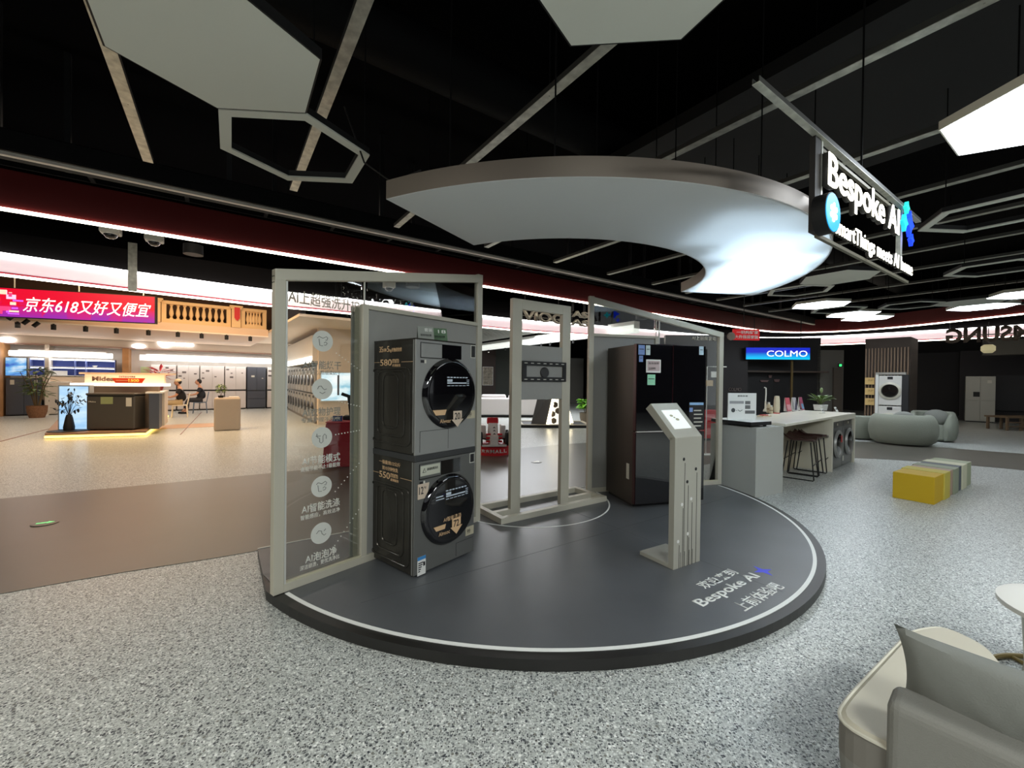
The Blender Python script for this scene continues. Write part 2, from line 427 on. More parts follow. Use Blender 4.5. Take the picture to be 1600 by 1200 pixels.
# ------------------------------------------------------------------ trapezoid glass frames
def frame_screen(name, label, P, deg, L, hL, hR, mull, rail, solid, ret):
    """posts 60x50; glass; solid grey panel between s0..s1 up to z=rail"""
    t = thing(name, label, 'display screen', (P[0], P[1], PT), math.radians(deg))
    W, D = .065, .055
    zt = lambda x: hL + (hR - hL) * x / L
    MB().box(0, W, 0, D, 0, hL - .002).done('post', alu, t, .002)
    MB().box(L - W, L, 0, D, 0, hR - .002).done('post', alu, t, .002)
    hexab = lambda x0, x1, z0, z1, z2, z3, y0, y1: MB().hexa([(x0, y0, z0), (x1, y0, z1), (x1, y1, z1), (x0, y1, z0)], [(x0, y0, z2), (x1, y0, z3), (x1, y1, z3), (x0, y1, z2)])
    hexab(0, L, zt(0) - .075, zt(L) - .075, zt(0), zt(L), -.001, D + .001).done('top_rail', alu, t, .002)
    MB().box(W, L - W, 0, D, 0, .055).done('bottom_rail', alu, t, .002)
    MB().box(mull - .025, mull + .025, .001, D - .001, .055, rail).done('post', alu, t, .002)
    s0, s1 = solid
    MB().box(s0, s1, .001, D - .001, rail - .035, rail).done('mid_rail', alu, t, .002)
    MB().box(s0, s1, .02, .035, .055, rail - .035).done('grey_panel', frame_g, t)
    g0, g1 = (W, mull - .025) if mull < (s0 + s1) / 2 else (mull + .025, L - W)
    hexab(g0 - .001, g1 + .001, .055, .055, zt(g0) - .075, zt(g1) - .075, .026, .032).done('glass_pane', glass, t)
    MB().box(g0, g0 + .012, -.004, .012, .055, zt(g0) - .08).done('glazing_bead', alu_d, t)
    MB().box(g0, g1, .0, .01, .055, .068).done('glazing_bead', mat('bead_shade', (190, 186, 160), .5), t)
    hexab(s0, s1, rail, rail, zt(s0) - .075, zt(s1) - .075, .026, .032).done('glass_pane', glass, t)
    MB().box(mull - .003, mull + .003, .02, .036, rail, zt(mull) - .075).done('glass_joint', alu_d, t)
    if ret:
        q = MB().box(s0 - .01, s0 + .01, D, D + ret, 0, rail); q.done('side_panel', mat('return_panel', (168, 168, 150), .5), t)
        MB().box(s0 - .03, s1, D + ret, D + ret + .02, 0, rail).done('rear_panel', frame_g, t)
    return t, zt
LF, ztL = frame_screen('glass_display_screen', 'tall trapezoid aluminium glass screen with white laundry icons left of the washer stack', (-1.548, 2.713), 50.76, 1.96, 2.145, 2.50, .655, 2.01, (.68, 1.895), .14)
RF, ztR = frame_screen('glass_display_screen', 'trapezoid aluminium glass screen sloping down to the right behind the dark fridge', (.985, 5.337), 14.8, 2.06, 2.53, 2.14, .99, 2.05, (.065, .965), 0)
icon_w = mat('icon_disc', (214, 216, 208), .6)
icon_l = mat('icon_line', (110, 112, 108), .6)
Mp = FM(.0255)
for z in (1.70, 1.357, 1.009, .656, .32):
    o = MB().lathe([(.0, 0), (.075, 0), (.075, .002), (0, .002)], (0, 0, 0), 40, M=Matrix.Translation((.328, .0255, z)) @ Matrix.Rotation(PI / 2, 4, 'X')).done('icon_disc', icon_w, LF)
def stroke(pts, z, r=.0022, nm='icon_line'):
    return MB().tube([(.328 + x, .0225, z + y) for x, y in pts], r, 5).done(nm, icon_l, LF)
plug = [(-.038, .03), (-.038, .012), (-.03, .0), (-.018, -.004), (-.018, -.03), (-.006, -.04), (.006, -.03), (.006, .01), (.018, .024), (.03, .012), (.03, -.012)]
shirt = [(-.04, .02), (-.026, .032), (-.012, .026), (0, .02), (.012, .026), (.026, .034), (.036, .024), (.028, .006), (.018, .01)]
stroke(plug, 1.009); stroke([(-.046, .012), (-.01, .012)], 1.009)
for z in (1.70, .656): stroke(shirt, z); stroke([(-.028, .014), (-.022, -.032), (0, -.034)], z); stroke([(.008, -.014), (.02, -.004), (.032, -.014), (.022, -.028), (.008, -.026)], z)
stroke([(-.036, .0), (-.026, .02), (-.008, .022), (.0, .008), (.014, -.006), (.03, .0)], 1.357); stroke([(-.02, -.022), (0, -.034), (.02, -.022)], 1.357)
stroke([(-.036, .004), (-.02, .022), (0, .016), (.004, -.004), (.02, -.02), (.034, -.012)], .32); stroke([(.018, .01), (.032, .024)], .32)
vin_w = mat('window_vinyl_white', (226, 228, 220), .6)
vin_g = mat('window_vinyl_grey', (150, 152, 144), .6)
for s, z, m in (('AI智能烘干', 1.53, vin_g), ('AI衣物护理', 1.195, vin_g), ('AI节能模式', .855, vin_w), ('AI智能洗涤', .52, vin_w), ('AI泡泡净', .165, vin_w)):
    text(s, (.188 if len(s) > 5 else .215, z - .032, .466 if len(s) > 5 else .445, z + .03), Mp, m, LF, bold=.012)
for s, z, m in (('洗干随心,精细柔烘干', 1.475, vin_g), ('专属护理不伤衣', 1.14, vin_g), ('高能节能不止1级能效', .80, vin_w), ('智能感应，高效洁净', .463, vin_w), ('深洁顽渍，更优洗净比', .112, vin_w)):
    text(s, (.18, z - .018, .466, z + .016), Mp, m, LF, bold=.004)
text('AI上超强洗升护', (.09, 1.94, .61, 2.035), Mp, mat('window_vinyl_bronze', (176, 168, 150), .5), LF, bold=.008)
for za, zb in ((1.62, 1.50), (1.27, 1.22), (1.02, 1.035), (.60, .78), (.20, .42)):
    b = MB()
    for i in range(9):
        t = i / 8; b.lathe([(0, 0), (.0045, 0), (.0045, .002), (0, .002)], (0, 0, 0), 8, M=Matrix.Translation((.43 + .19 * t, .025, za + (zb - za) * t)) @ Matrix.Rotation(PI / 2, 4, 'X'))
    b.done('dotted_line', vin_w, LF)
for z in (2.06, 2.10):
    b = MB()
    for y in (.018, .038): b.lathe([(0, 0), (.004, 0), (.004, .003), (0, .003)], (0, 0, 0), 10, M=Matrix.Translation((-.001, y, z)) @ Matrix.Rotation(-PI / 2, 4, 'Y'))
    b.done('screw', black, LF)
text('AI上厨房家电', (1.55, 2.02, 1.95, 2.08), Mp, mat('window_vinyl_bronze', (176, 168, 150)), RF, bold=.008)

# ------------------------------------------------------------------ stacked washer and dryer
def laundry(name, label, z0, front_m, upper):
    a = math.radians(50.76)
    t = thing(name, label, 'dryer' if upper else 'washing machine', (-.689, 2.966, PT + z0), a)
    D = .56; Wd = .61; H = .845
    MB().box(.003, Wd - .003, .012, D, .015 if not upper else .0, H).done('cabinet', gun_side, t, .006)
    # pressed ribs on the left flank
    for k, (y0, y1, zb, zt) in enumerate(((.06, .54, .06, .63), (.13, .47, .12, .61), (.21, .40, .18, .585))):
        r = .05; pts = []
        for (cy, cz, a0) in ((y1 - r, zt - r, 0), (y0 + r, zt - r, PI / 2), (y0 + r, zb + r, PI), (y1 - r, zb + r, 1.5 * PI)):
            for i in range(5): an = a0 + PI / 2 * i / 4; pts.append((.002, cy + r * math.cos(an), cz + r * math.sin(an)))
        MB().tube(pts, .008, 8, closed=True).done('pressed_rib', gun_side, t, smooth=True)
    MB().box(.0, .012, .02, .03, .02, H - .01).done('side_seam', gun, t)
    f = MB().box(0, Wd, 0, .014, .02 if not upper else .0, H - .008).done('front_panel', front_m, t, .004)
    MB().box(0, Wd, .0, D, H - .008, H + .002).done('top_panel', gun_side, t, .003)
    if upper:
        MB().box(-.002, Wd + .002, -.006, D, -.042, 0).done('stacking_strip', mat('strip_dark', (52, 53, 54), .5), t, .002)
    else:
        for x in (.05, Wd - .05):
            for y in (.06, D - .06): MB().lathe([(.018, 0), (.022, .004), (.02, .02)], (x, y, 0), 12).done('foot', black, t)
    # drawer and display
    zt = H - .03
    dr = MB().box(.046, .245, -.003, .004, zt - .105, zt).done('detergent_drawer', front_m, t, .004)
    MB().ringprism([(.04, 0), (.25, 0), (.25, 1), (.04, 1)], [(.046, .03), (.244, .03), (.244, .97), (.046, .97)], 0, 1).bm.free()
    for x0, x1, za, zb in ((.042, .046, zt - .11, zt + .004), (.042, .245, zt - .11, zt - .105), (.042, .245, zt, zt + .004)): MB().box(x0, x1, -.0036, .0, za, zb).done('drawer_gap', black, t)
    MB().box(.246, .445, -.004, .004, zt - .106, zt + .002).done('display', gls_b, t, .001)
    # door
    cx, cz, R = .328, (.443 if upper else .434), .258
    Md = Matrix.Translation((cx, 0, cz)) @ Matrix.Rotation(PI / 2, 4, 'X')
    d = MB().lathe([(0, -.005), (R + .012, -.005), (R + .012, .006), (R + .004, .014), (R - .006, .028), (R - .022, .033), (R - .036, .030), (0, .028)], (0, 0, 0), 64, M=Md).done('door', gls_b, t, smooth=True)
    g = MB().lathe([(0, .026), (R - .034, .0305), (R - .10, .0335), (0, .036)], (0, 0, 0), 64, M=Md).done('door_glass', gls_b, d, smooth=True)
    lowline = cz - R - .02
    if upper:
        MB().box(.045, .315, -.0012, .001, .02, .17).done('filter_flap', front_m, t, .001)
        for x0, x1, za, zb in ((.043, .046, .02, .17), (.314, .317, .02, .17), (.043, .317, .17, .173)): MB().box(x0, x1, -.0016, .0, za, zb).done('flap_gap', black, t)
    else:
        for x0, x1, za, zb in ((.41, .413, .035, .14), (.41, .60, .137, .14)): MB().box(x0, x1, -.001, .0, za, zb).done('flap_gap', black, t)
    # printed controls on the door
    ui = mat('ui_white', (190, 202, 214), .5)
    Mu = FM(-.0)
    b = MB()
    zz = cz + (.09 if upper else .12)
    for i in range(7): b.box(.27 + i * .032, .292 + i * .032, -.0370, -.0340, zz + .03, zz + .038)
    b.box(.27, .32, -.0380, -.0360, zz + .0, zz + .02); b.box(.27, .47, -.0380, -.0360, zz - .014, zz - .004)
    for i in range(5): b.box(.27 + i * .04, .30 + i * .04, -.0380, -.0360, zz - .032, zz - .027)
    for i in range(4): b.box(.475, .50, -.0380, -.0360, zz - .03 + i * .014, zz - .025 + i * .014)
    if not upper: b.box(.17, .24, -.0380, -.0360, zz + .0, zz + .008); b.box(.17, .25, -.0380, -.0360, zz - .02, zz - .014)
    b.done('control_print', ui, d)
    # arrow tag on door with number
    n_ = '20' if upper else '72'
    ax, az = .378, cz - (.19 if upper else .13)
    tg = MB().prism([(ax - .045, az + .055), (ax + .045, az + .055), (ax + .045, az - .01), (ax + .062, az - .01), (ax, az - .07), (ax - .062, az - .01), (ax - .045, az - .01)], .0, .002, FM(-.037)).done('arrow_sticker', gold if not upper else mat('pale_sticker', (206, 188, 168), .6), d)
    text(n_, (ax - .032, az - .012, ax + .025, az + .042), FM(-.0395), ink, tg, depth=.0006, bold=.01)
    text('分', (ax + .028, az - .012, ax + .042, az + .004), FM(-.0395), ink, tg, depth=.0006)
    text('Alwear' if upper else 'Almsoc', (.20, az - .03 if upper else az - .045, .31, az if upper else az - .015), FM(-.037), gold, d, depth=.0006)
    o = MB().prism(([(.13, az + .07), (.265, az + .07), (.25, az + .03), (.16, az + .03)] if upper else [(.15, az + .035), (.27, az + .035), (.26, az - .0), (.175, az - .0)]), 0, .001, FM(-.0365)).done('label_strip', gold, d)
    if not upper: text('AI智能洗涤', (.245, cz - .08, .43, cz - .045), FM(-.037), gold, d, depth=.0006, bold=.004)
    # stickers on the front
    k = MB().box(.553, .607, -.0016, 0, H - .115 if upper else H - .09, H - .012).done('corner_sticker', paper, t)
    MB().box(.558, .602, -.0024, -.0014, H - .11 if upper else H - .085, H - .017).done('sticker_print', ink, k)
    s = MB().box(.045, .075, -.0015, 0, zt - .145, zt - .125).done('small_sticker', ink, t)
    MB().box(.08, .095, -.0016, 0, zt - .148, zt - .122).done('small_sticker', paper, t)
    k = MB().box(.515, .608, -.0016, 0, (.235 if upper else .165), (.30 if upper else .235)).done('rate_sticker', mat('tan_sticker', (180, 172, 148), .6), t)
    text('99', (.53, .25 if upper else .18, .565, .285 if upper else .215), FM(-.0018), ink, k, depth=.0006)
    if not upper:
        k = MB().prism([(.03, .565), (.115, .565), (.135, .675), (.03, .675)], 0, .0016, FM(0)).done('capacity_sticker', mat('pale_sticker', (206, 188, 168)), t)
        text('12', (.04, .60, .08, .655), FM(-.0018), ink, k, depth=.0006, bold=.01); text('kg', (.085, .635, .105, .655), FM(-.0018), ink, k, depth=.0006)
        k = MB().box(.05, .235, -.0045, -.002, zt - .085, zt - .01).done('drawer_sticker', mat('drawer_note', (186, 188, 172), .6), t)
        text('高端智慧洗衣', (.11, zt - .05, .215, zt - .03), FM(-.0047), ink, k, depth=.0006, bold=.006)
        MB().tube([(.07, -.005, zt - .06), (.085, -.005, zt - .03), (.10, -.005, zt - .06), (.07, -.005, zt - .06)], .002, 5).done('sticker_print', ink, k)
        k = MB().box(.033, .108, -.0016, 0, .01, .145).done('energy_label', white, t)
        MB().box(.033, .108, -.0022, -.001, .12, .145).done('label_header', mat('label_blue', (60, 130, 190), .5), k)
        for i in range(5): MB().box(.04, .085 - i * .007, -.0022, -.001, .095 - i * .015, .103 - i * .015).done('label_bar', ink, k)
        MB().box(.085, .102, -.0022, -.001, .07, .10).done('label_bar', ink, k)
    # gold print on the left flank
    MS = Matrix(((0, 0, -1, .0025), (-1, 0, 0, 0), (0, 1, 0, 0), (0, 0, 0, 1)))
    g = gold
    if upper:
        text('35', (-.452, .755, -.405, .80), MS, g, t, bold=.012); text('分钟', (-.40, .757, -.36, .785), MS, g, t)
        text('5', (-.35, .755, -.325, .80), MS, g, t, bold=.012); text('kg衣物超快烘', (-.318, .75, -.165, .785), MS, g, t)
        text('580', (-.44, .65, -.29, .70), MS, g, t, bold=.01); text('mm', (-.28, .67, -.20, .70), MS, g, t); text('纤薄嵌装', (-.28, .642, -.18, .662), MS, g, t)
    else:
        text('一级能效12公斤', (-.44, .78, -.17, .81), MS, g, t); text('双15分钟快洗', (-.40, .735, -.20, .765), MS, g, t)
        text('550', (-.44, .67, -.30, .72), MS, g, t, bold=.01); text('mm', (-.29, .69, -.20, .72), MS, g, t); text('超薄嵌装', (-.29, .662, -.19, .682), MS, g, t)
    for y0, y1 in ((.02, .17), (.45, .54)): MB().box(.0015, .0035, y0, y1, .676 if upper else .70, .679 if upper else .703).done('gold_line', g, t)
    return t
laundry('washing_machine', 'dark grey front-load washing machine at the bottom of the stack on the platform', 0, gun2, False)
laundry('tumble_dryer', 'silver grey dryer with black round door on top of the washing machine', .885, gun, True)
# price cards on top of the dryer
for i, (x, label, m, s) in enumerate(((.10, 'grey folded price card on top of the dryer', mat('card_grey', (140, 146, 140), .6), '套装'), (.235, 'green and white folded price card on top of the dryer', mat('card_green', (84, 112, 84), .6), '18'))):
    a = math.radians(50.76); p = Vector((-.689, 2.966, 0)) + Matrix.Rotation(a, 3, 'Z') @ Vector((x, .10, 0))
    t = thing('price_card', label, 'price card', (p.x, p.y, PT + .885 + .847), a - .5)
    h = .105
    MB().hexa([(0, 0, 0), (.12, 0, 0), (.12, .002, 0), (0, .002, 0)], [(0, .045, h), (.12, .045, h), (.12, .047, h), (0, .047, h)]).done('front_leaf', m, t)
    MB().hexa([(0, .09, 0), (.12, .09, 0), (.12, .092, 0), (0, .092, 0)], [(0, .045, h), (.12, .045, h), (.12, .047, h), (0, .047, h)]).done('back_leaf', m, t)
    Mc = Matrix(((1, 0, 0, 0), (0, .39, -1, 0), (0, .92, .39, 0), (0, 0, 0, 1)))
    text(s, (.05, .07, .11, .10), Mc, white_v, t, depth=.0004)
    text('能效补贴优惠', (.02, .03, .10, .05), Mc, ink, t, depth=.0004)

# ------------------------------------------------------------------ bracket stand in the middle
sp = Vector((-.091, 4.114, PT)); sa = math.radians(34.65)
t = thing('bracket_stand', 'free-standing aluminium double-post stand holding a black slotted bracket plate', 'display stand', sp, sa)
for a in ((0, 1.512, 0, .06), (0, 1.512, .49, .55)): MB().box(a[0], a[1], a[2], a[3], 0, .06).done('base_rail', alu, t, .002)
for a in ((0, .06), (1.452, 1.512)): MB().box(a[0], a[1], .06, .49, 0, .06).done('base_rail', alu, t, .002)
for a, b in ((.06, .25), (1.08, 1.452)): MB().box(a, b, .2, .26, 0, .059).done('base_rail', alu, t, .002)
for x in (.25, .955): MB().box(x, x + .125, .2, .255, 0, 2.31).done('post', alu, t, .002)
MB().box(.375, .955, .2, .255, 2.205, 2.31).done('top_rail', alu, t, .002)
MB().box(.36, .97, .205, .225, 1.225, 1.82).done('mounting_plate', frame_g, t, .001)
bp = MB()
for q in ((.377, .432, 1.425, 1.648), (.955, 1.005, 1.425, 1.648), (.432, .955, 1.60, 1.648), (.432, .955, 1.425, 1.475)): bp.box(q[0], q[1], .185, .204, q[2], q[3])
bp = bp.done('black_bracket', mat('bracket_black', (28, 28, 30), .5), t, .003)
MB().lathe([(0, 0), (.06, 0), (.06, .012), (.05, .02), (0, .02)], (0, 0, 0), 28, M=Matrix.Translation((.69, .204, 1.525)) @ Matrix.Rotation(PI / 2, 4, 'X')).done('round_knob', mat('knob_grey', (52, 52, 54), .5), bp)
b = MB()
for z in (1.625, 1.448):
    for i in range(7): b.box(.40 + i * .088, .44 + i * .088, .1835, .186, z - .004, z + .004)
b.done('slot', paper, bp)

# ------------------------------------------------------------------ refrigerator
t = thing('refrigerator', 'tall black glass four-door refrigerator with brown sides on the platform', 'refrigerator', (1.398, 4.685, PT), math.radians(14.6))
brn = mat('brown_steel_side', (62, 56, 50), .4, .3)
MB().box(.012, .904, .06, .70, .03, 1.86).done('cabinet', brn, t, .004)
MB().box(.03, .88, .08, .66, 0, .035).done('plinth', black, t)
maroon = mat('maroon_edge', (58, 14, 24), .3, .3)
for x0, x1, z0, z1 in ((0, .468, .875, 1.865), (.474, .916, .875, 1.865), (0, .468, .045, .862), (.474, .916, .045, .862)):
    d = MB().box(x0, x1, .002, .06, z0, z1).done('door', maroon, t, .003)
    MB().box(x0 + .006, x1 - .004, -.004, .004, z0 + .004, z1 - .004).done('glass_front', gls_b, d, .002)
MB().box(.02, .45, -.002, .03, .863, .874).done('handle_strip', alu_d, t)
MB().box(.30, .60, .05, .30, 1.86, 1.875).done('hinge_cover', black, t)
for x0, x1, z0, z1, c in ((.02, .10, 1.74, 1.85, (120, 150, 205)), (.115, .17, 1.74, 1.85, (196, 214, 214)), (.03, .08, 1.66, 1.73, (120, 150, 205)), (.82, .88, 1.76, 1.86, (190, 214, 226)), (.14, .24, 1.40, 1.52, (150, 215, 180))):
    k = MB().box(x0, x1, -.006, -.003, z0, z1).done('sticker', mat('sticker_%d_%d_%d' % c, c, .5), t)
    MB().box(x0 + .01, x1 - .01, -.0068, -.0055, z0 + (z1 - z0) * .55, z0 + (z1 - z0) * .62).done('sticker_print', ink, k)
k = MB().box(.12, .31, -.008, -.003, 1.54, 1.69).done('price_tag_frame', white, t, .004)
MB().box(.135, .295, -.009, -.007, 1.56, 1.675).done('price_tag_face', mat('eink_pink', (190, 172, 172), .6), k)
text('能效保障', (.15, 1.635, .28, 1.66), FM(-.0092), ink, k, depth=.0005); text('22099', (.15, 1.575, .24, 1.60), FM(-.0092), ink, k, depth=.0005, bold=.01)
k = MB().box(.695, .90, -.006, -.003, .89, 1.20).done('feature_sticker', ink, t)
MB().box(.70, .89, -.0068, -.0055, 1.17, 1.20).done('sticker_print', mat('sticker_sky', (140, 180, 220), .5), k)
MB().box(.70, .745, -.0068, -.0055, 1.09, 1.14).done('sticker_print', mat('sticker_120', (120, 150, 205), .5), k)
for i in range(5): MB().box(.76, .86 + .02 * (i % 2), -.0068, -.0055, .92 + i * .045, .932 + i * .045).done('sticker_print', paper, k)
MB().box(.008, .012, .14, .20, .30, .48).done('side_label', paper, t)

# ------------------------------------------------------------------ info pedestal
P0 = G(1052, 891, PT)
t = thing('info_pedestal', 'grey L-shaped info pedestal with slanted tablet top near the platform front', 'pedestal', (P0.x, P0.y, PT), math.radians(31))
ped = mat('pedestal_champagne', (176, 174, 162), .42, .25)
pedd = mat('pedestal_side', (150, 146, 134), .42, .25)
MB().box(0, .325, 0, .05, 0, 1.01).done('column', ped, t, .002)
MB().box(0, .325, .05, .33, 0, .03).done('foot_plate', ped, t, .002)
SL = [(0, 1.01), (.05, .985), (.29, 1.215), (.24, 1.26)]
MB().hexa([(0, y, z) for y, z in SL], [(.325, y, z) for y, z in SL]).done('slanted_head', ped, t, .002)
q = Vector((0, .24, .25)).normalized(); nn = Vector((0, -q.z, q.y))
Mt = Matrix(((1, 0, 0, 0), (0, q.y, nn.y, 0), (0, q.z, nn.z, 1.01), (0, 0, 0, 1)))
scn = MB().prism([(.06, .08), (.265, .08), (.265, .27), (.06, .27)], .001, .006, Mt).done('tablet_screen', mat('tablet_glow', (235, 238, 235), .3, emit=.22, ecol=(232, 238, 240)), t)
for c, r in (((.13, .21), .02), ((.17, .17), .022), ((.15, .19), .012)): MB().prism([(c[0] + r * math.cos(k * PI / 4), c[1] + .6 * r * math.sin(k * PI / 4)) for k in range(8)], .006, .0068, Mt).done('screen_picture', mat('screen_olive', (170, 168, 140), .5), scn)
for x, zt_, dk in ((.105, .84, 1), (.255, .75, 1), (.150, .66, 1), (.09, .49, 0), (.20, .52, 0), (.165, .25, 0), (.05, .21, 0)):
    MB().box(x + .012, x + .016, -.0015, .001, 0.0, zt_ - .03).done('groove', ink, t)
    MB().lathe([(0, 0), (.013, 0), (.013, .003), (0, .003)], (0, 0, 0), 14, M=Matrix.Translation((x, .001, zt_)) @ Matrix.Rotation(PI / 2, 4, 'X')).done('hole' if dk else 'dot_light', ink if dk else white, t)
for x in (.08, .13, .185, .225): MB().box(x, x + .003, -.0015, .001, 0, .12).done('groove', ink, t)

# ------------------------------------------------------------------ ring lamp overhead
Zr = 2.80
rc = (.52, 5.68)
rl = thing('ring_lamp', 'huge white half-ring ceiling lamp with taupe rim hanging over the platform', 'ceiling lamp', (rc[0], rc[1], Zr))
a0, a1 = math.radians(-118.3), math.radians(8.5)
def sect(r0, r1, z0, z1, n=96): return arcband((0, 0), r0, r1, a0, a1, z0, z1, n)
taupe = mat('taupe_metal', (122, 112, 102), .35, .4)
RO, RI = 3.04, 1.90
sect(RO - .015, RO, 0, .13).done('outer_rim', taupe, rl, smooth=True)
sect(RI, RI + .015, 0, .13).done('inner_rim', taupe, rl, smooth=True)
sect(RI + .015, RO - .015, .125, .13).done('lid', mat('lamp_inside', (235, 235, 235), .7), rl)
for an in (a0, a1):
    d_ = 1 if an == a0 else -1
    M = Matrix.Rotation(an, 4, 'Z')
    MB().box(RI, RO, -.0 if d_ > 0 else -.012, .012 if d_ > 0 else 0, .0, .13, M=M).done('end_cap', taupe, rl)
sect(RI + .002, RO - .002, -.003, 0).done('membrane', MEMB, rl)
for i, (deg, r, e) in enumerate(((-14, 2.45, 8.5), (-27, 2.5, 6), (-2, 2.45, 7.5), (-42, 2.55, 3.5), (-56, 2.6, 1.6))):
    an = math.radians(deg)
    l = area((rc[0] + r * math.cos(an), rc[1] + r * math.sin(an), Zr + .115), .8, e * 2.1, (.88, .95, 1))
b = MB()
for an, r in ((-112, 2.7), (-95, 2.9), (-85, 2.1), (-60, 2.8), (-60, 2.0), (-30, 2.9), (-30, 2.0), (0, 2.8), (2, 2.1)):
    an = math.radians(an); MB().tube([(r * math.cos(an), r * math.sin(an), .12), (r * math.cos(an), r * math.sin(an), 2.8)], .006, 6).done('hanging_rod', duct_b, rl)
b.bm.free()
MB().tube([(-1.9, -2.3, .9), (-1.7, -2.4, .4), (-1.45, -2.5, .2), (-1.2, -2.65, .22)], .007, 6).done('cable', black, rl)

# ------------------------------------------------------------------ hexagon ceiling panels
HR = .575; HZ = 3.3
def hexpts(r, phi, c=(0, 0)): return [(c[0] + r * math.cos(math.radians(phi + 60 * k)), c[1] + r * math.sin(math.radians(phi + 60 * k))) for k in range(6)]
hx = [('solid', -1.67, 2.32, 4, 'large unlit white hexagon ceiling panel at the upper left'),
      ('frame', -1.743, 3.328, 4, 'open white hexagon ceiling frame beside the upper left panel'),
      ('solid', .535, 1.725, -5, 'unlit white hexagon ceiling panel at the top centre above the ring lamp'),
      ('lit', 3.50, 2.69, 34, 'glowing white hexagon ceiling panel at the upper right edge'),
      ('frame', 5.04, 4.40, 4, 'open white hexagon frame right of the illuminated hanging sign'),
      ('frame', 7.41, 6.40, 4, 'open hexagon ceiling frame at the right edge below the larger frame'),
      ('solid', 5.49, 7.05, 4, 'unlit white hexagon panel just right of the ring lamp'),
      ('frame', 5.55, 8.09, 4, 'open hexagon frame touching the unlit panel right of the ring lamp'),
      ('lit', 7.02, 9.52, 4, 'leftmost lit hexagon panel of the far cluster'),
      ('frame', 7.92, 10.15, 4, 'open hexagon frame between the far lit hexagon panels'),
      ('lit', 8.75, 10.73, 4, 'middle lit hexagon panel of the far cluster'),
      ('lit', 9.62, 11.33, 4, 'farthest lit hexagon panel of the far cluster'),
      ('frame', 9.02, 9.46, 4, 'open hexagon frame right of the far lit cluster'),
      ('solid', 9.9, 9.0, 4, 'unlit grey hexagon panel behind the right lit hexagons'),
      ('lit', 10.71, 9.52, 4, 'lower lit hexagon panel near the right edge above the fascia'),
      ('lit', 10.05, 8.1, 4, 'upper lit hexagon panel at the far right edge'),
      ('frame', 11.0, 8.7, 4, 'small open hexagon frame between the two right lit panels')]
for kind, x, y, phi, lab in hx:
    if kind == 'frame':
        t = thing('open_ceiling_hexagon', lab, 'ceiling frame', (x, y, HZ))
        MB().ringprism(hexpts(HR, phi), hexpts(HR - .085, phi), 0, .012).done('white_face', hexw, t)
        MB().ringprism(hexpts(HR, phi), hexpts(HR - .085, phi), .012, .06).done('black_edge', black, t)
    else:
        t = thing('ceiling_hexagon' if kind == 'solid' else 'hexagon_lamp', lab, 'ceiling panel' if kind == 'solid' else 'ceiling light', (x, y, HZ))
        MB().prism(hexpts(HR - .008, phi), -.002, .03).done('face', hexw if kind == 'solid' else hexl, t)
        MB().ringprism(hexpts(HR + .004, phi), hexpts(HR - .008, phi), 0, .06).done('black_edge', black if kind == 'solid' else alu, t)
        MB().prism(hexpts(HR - .008, phi), .03, .06).done('backing', black, t)
    for k in (0, 3):
        p = hexpts(HR - .04, phi)[k]; MB().tube([(p[0], p[1], .05), (p[0], p[1], 2.3)], .005, 6).done('hanging_rod', duct_b, t)

# ------------------------------------------------------------------ galvanised ceiling channels
def channel(name, label, a, b_, wd=.085, hh=.05, group=None, m=galv):
    a = Vector(a); b_ = Vector(b_); d = b_ - a; t = thing(name, label, 'ceiling channel', a, math.atan2(d.y, d.x), group)
    L = d.length
    MB().box(0, L, -wd / 2, wd / 2, 0, .004).done('web', m, t)
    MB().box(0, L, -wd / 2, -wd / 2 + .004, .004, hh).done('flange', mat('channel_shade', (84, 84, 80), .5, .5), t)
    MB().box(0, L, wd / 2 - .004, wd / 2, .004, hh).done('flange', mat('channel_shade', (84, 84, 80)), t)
    k = max(1, int(L / 2.2))
    for i in range(k):
        x = (i + .5) * L / k; MB().tube([(x, 0, .0), (x, 0, 5.55 - a.z)], .006, 6).done('threaded_rod', duct_b, t)
    return t
chs = [(-3.7, -5, 1.92, 'leftmost bright ceiling channel running past the upper left hexagon'), (-2.33, -5, 1.75, 'bright ceiling channel passing behind the upper left open hexagon frame'),
       (-.88, -5, 2.2, 'bright ceiling channel meeting the top of the ring lamp left of centre'), (.71, -7, 2.2, 'long bright ceiling channel from the top right corner to the ring lamp'),
       (2.27, -7, 2.2, 'ceiling channel passing behind the illuminated hanging sign'), (3.78, -7, 2.2, 'ceiling channel right of the hanging sign letters'),
       (5.3, -8, 2.2, 'dim ceiling channel passing inside the right open hexagon frame'), (6.8, -8, 2.3, 'dim ceiling channel below the right open hexagon frame'), (8.3, -8, 2.3, 'distant ceiling channel above the right unlit hexagon'), (9.8, -8, 2.3, 'distant ceiling channel over the far lit hexagons'), (11.4, -8, 2.3, 'farthest ceiling channel near the fascia corner')]
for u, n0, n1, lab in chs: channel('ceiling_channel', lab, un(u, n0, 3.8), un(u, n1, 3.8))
channel('ceiling_channel', 'short cross channel from which the illuminated sign hangs', Vector((1.88, 2.52, 0)) + Vector((U.x, U.y, 0)) * -.88 + Vector((0, 0, 2.95)), Vector((1.88, 2.52, 0)) + Vector((U.x, U.y, 0)) * 2.09 + Vector((0, 0, 2.95)), .035, .03)
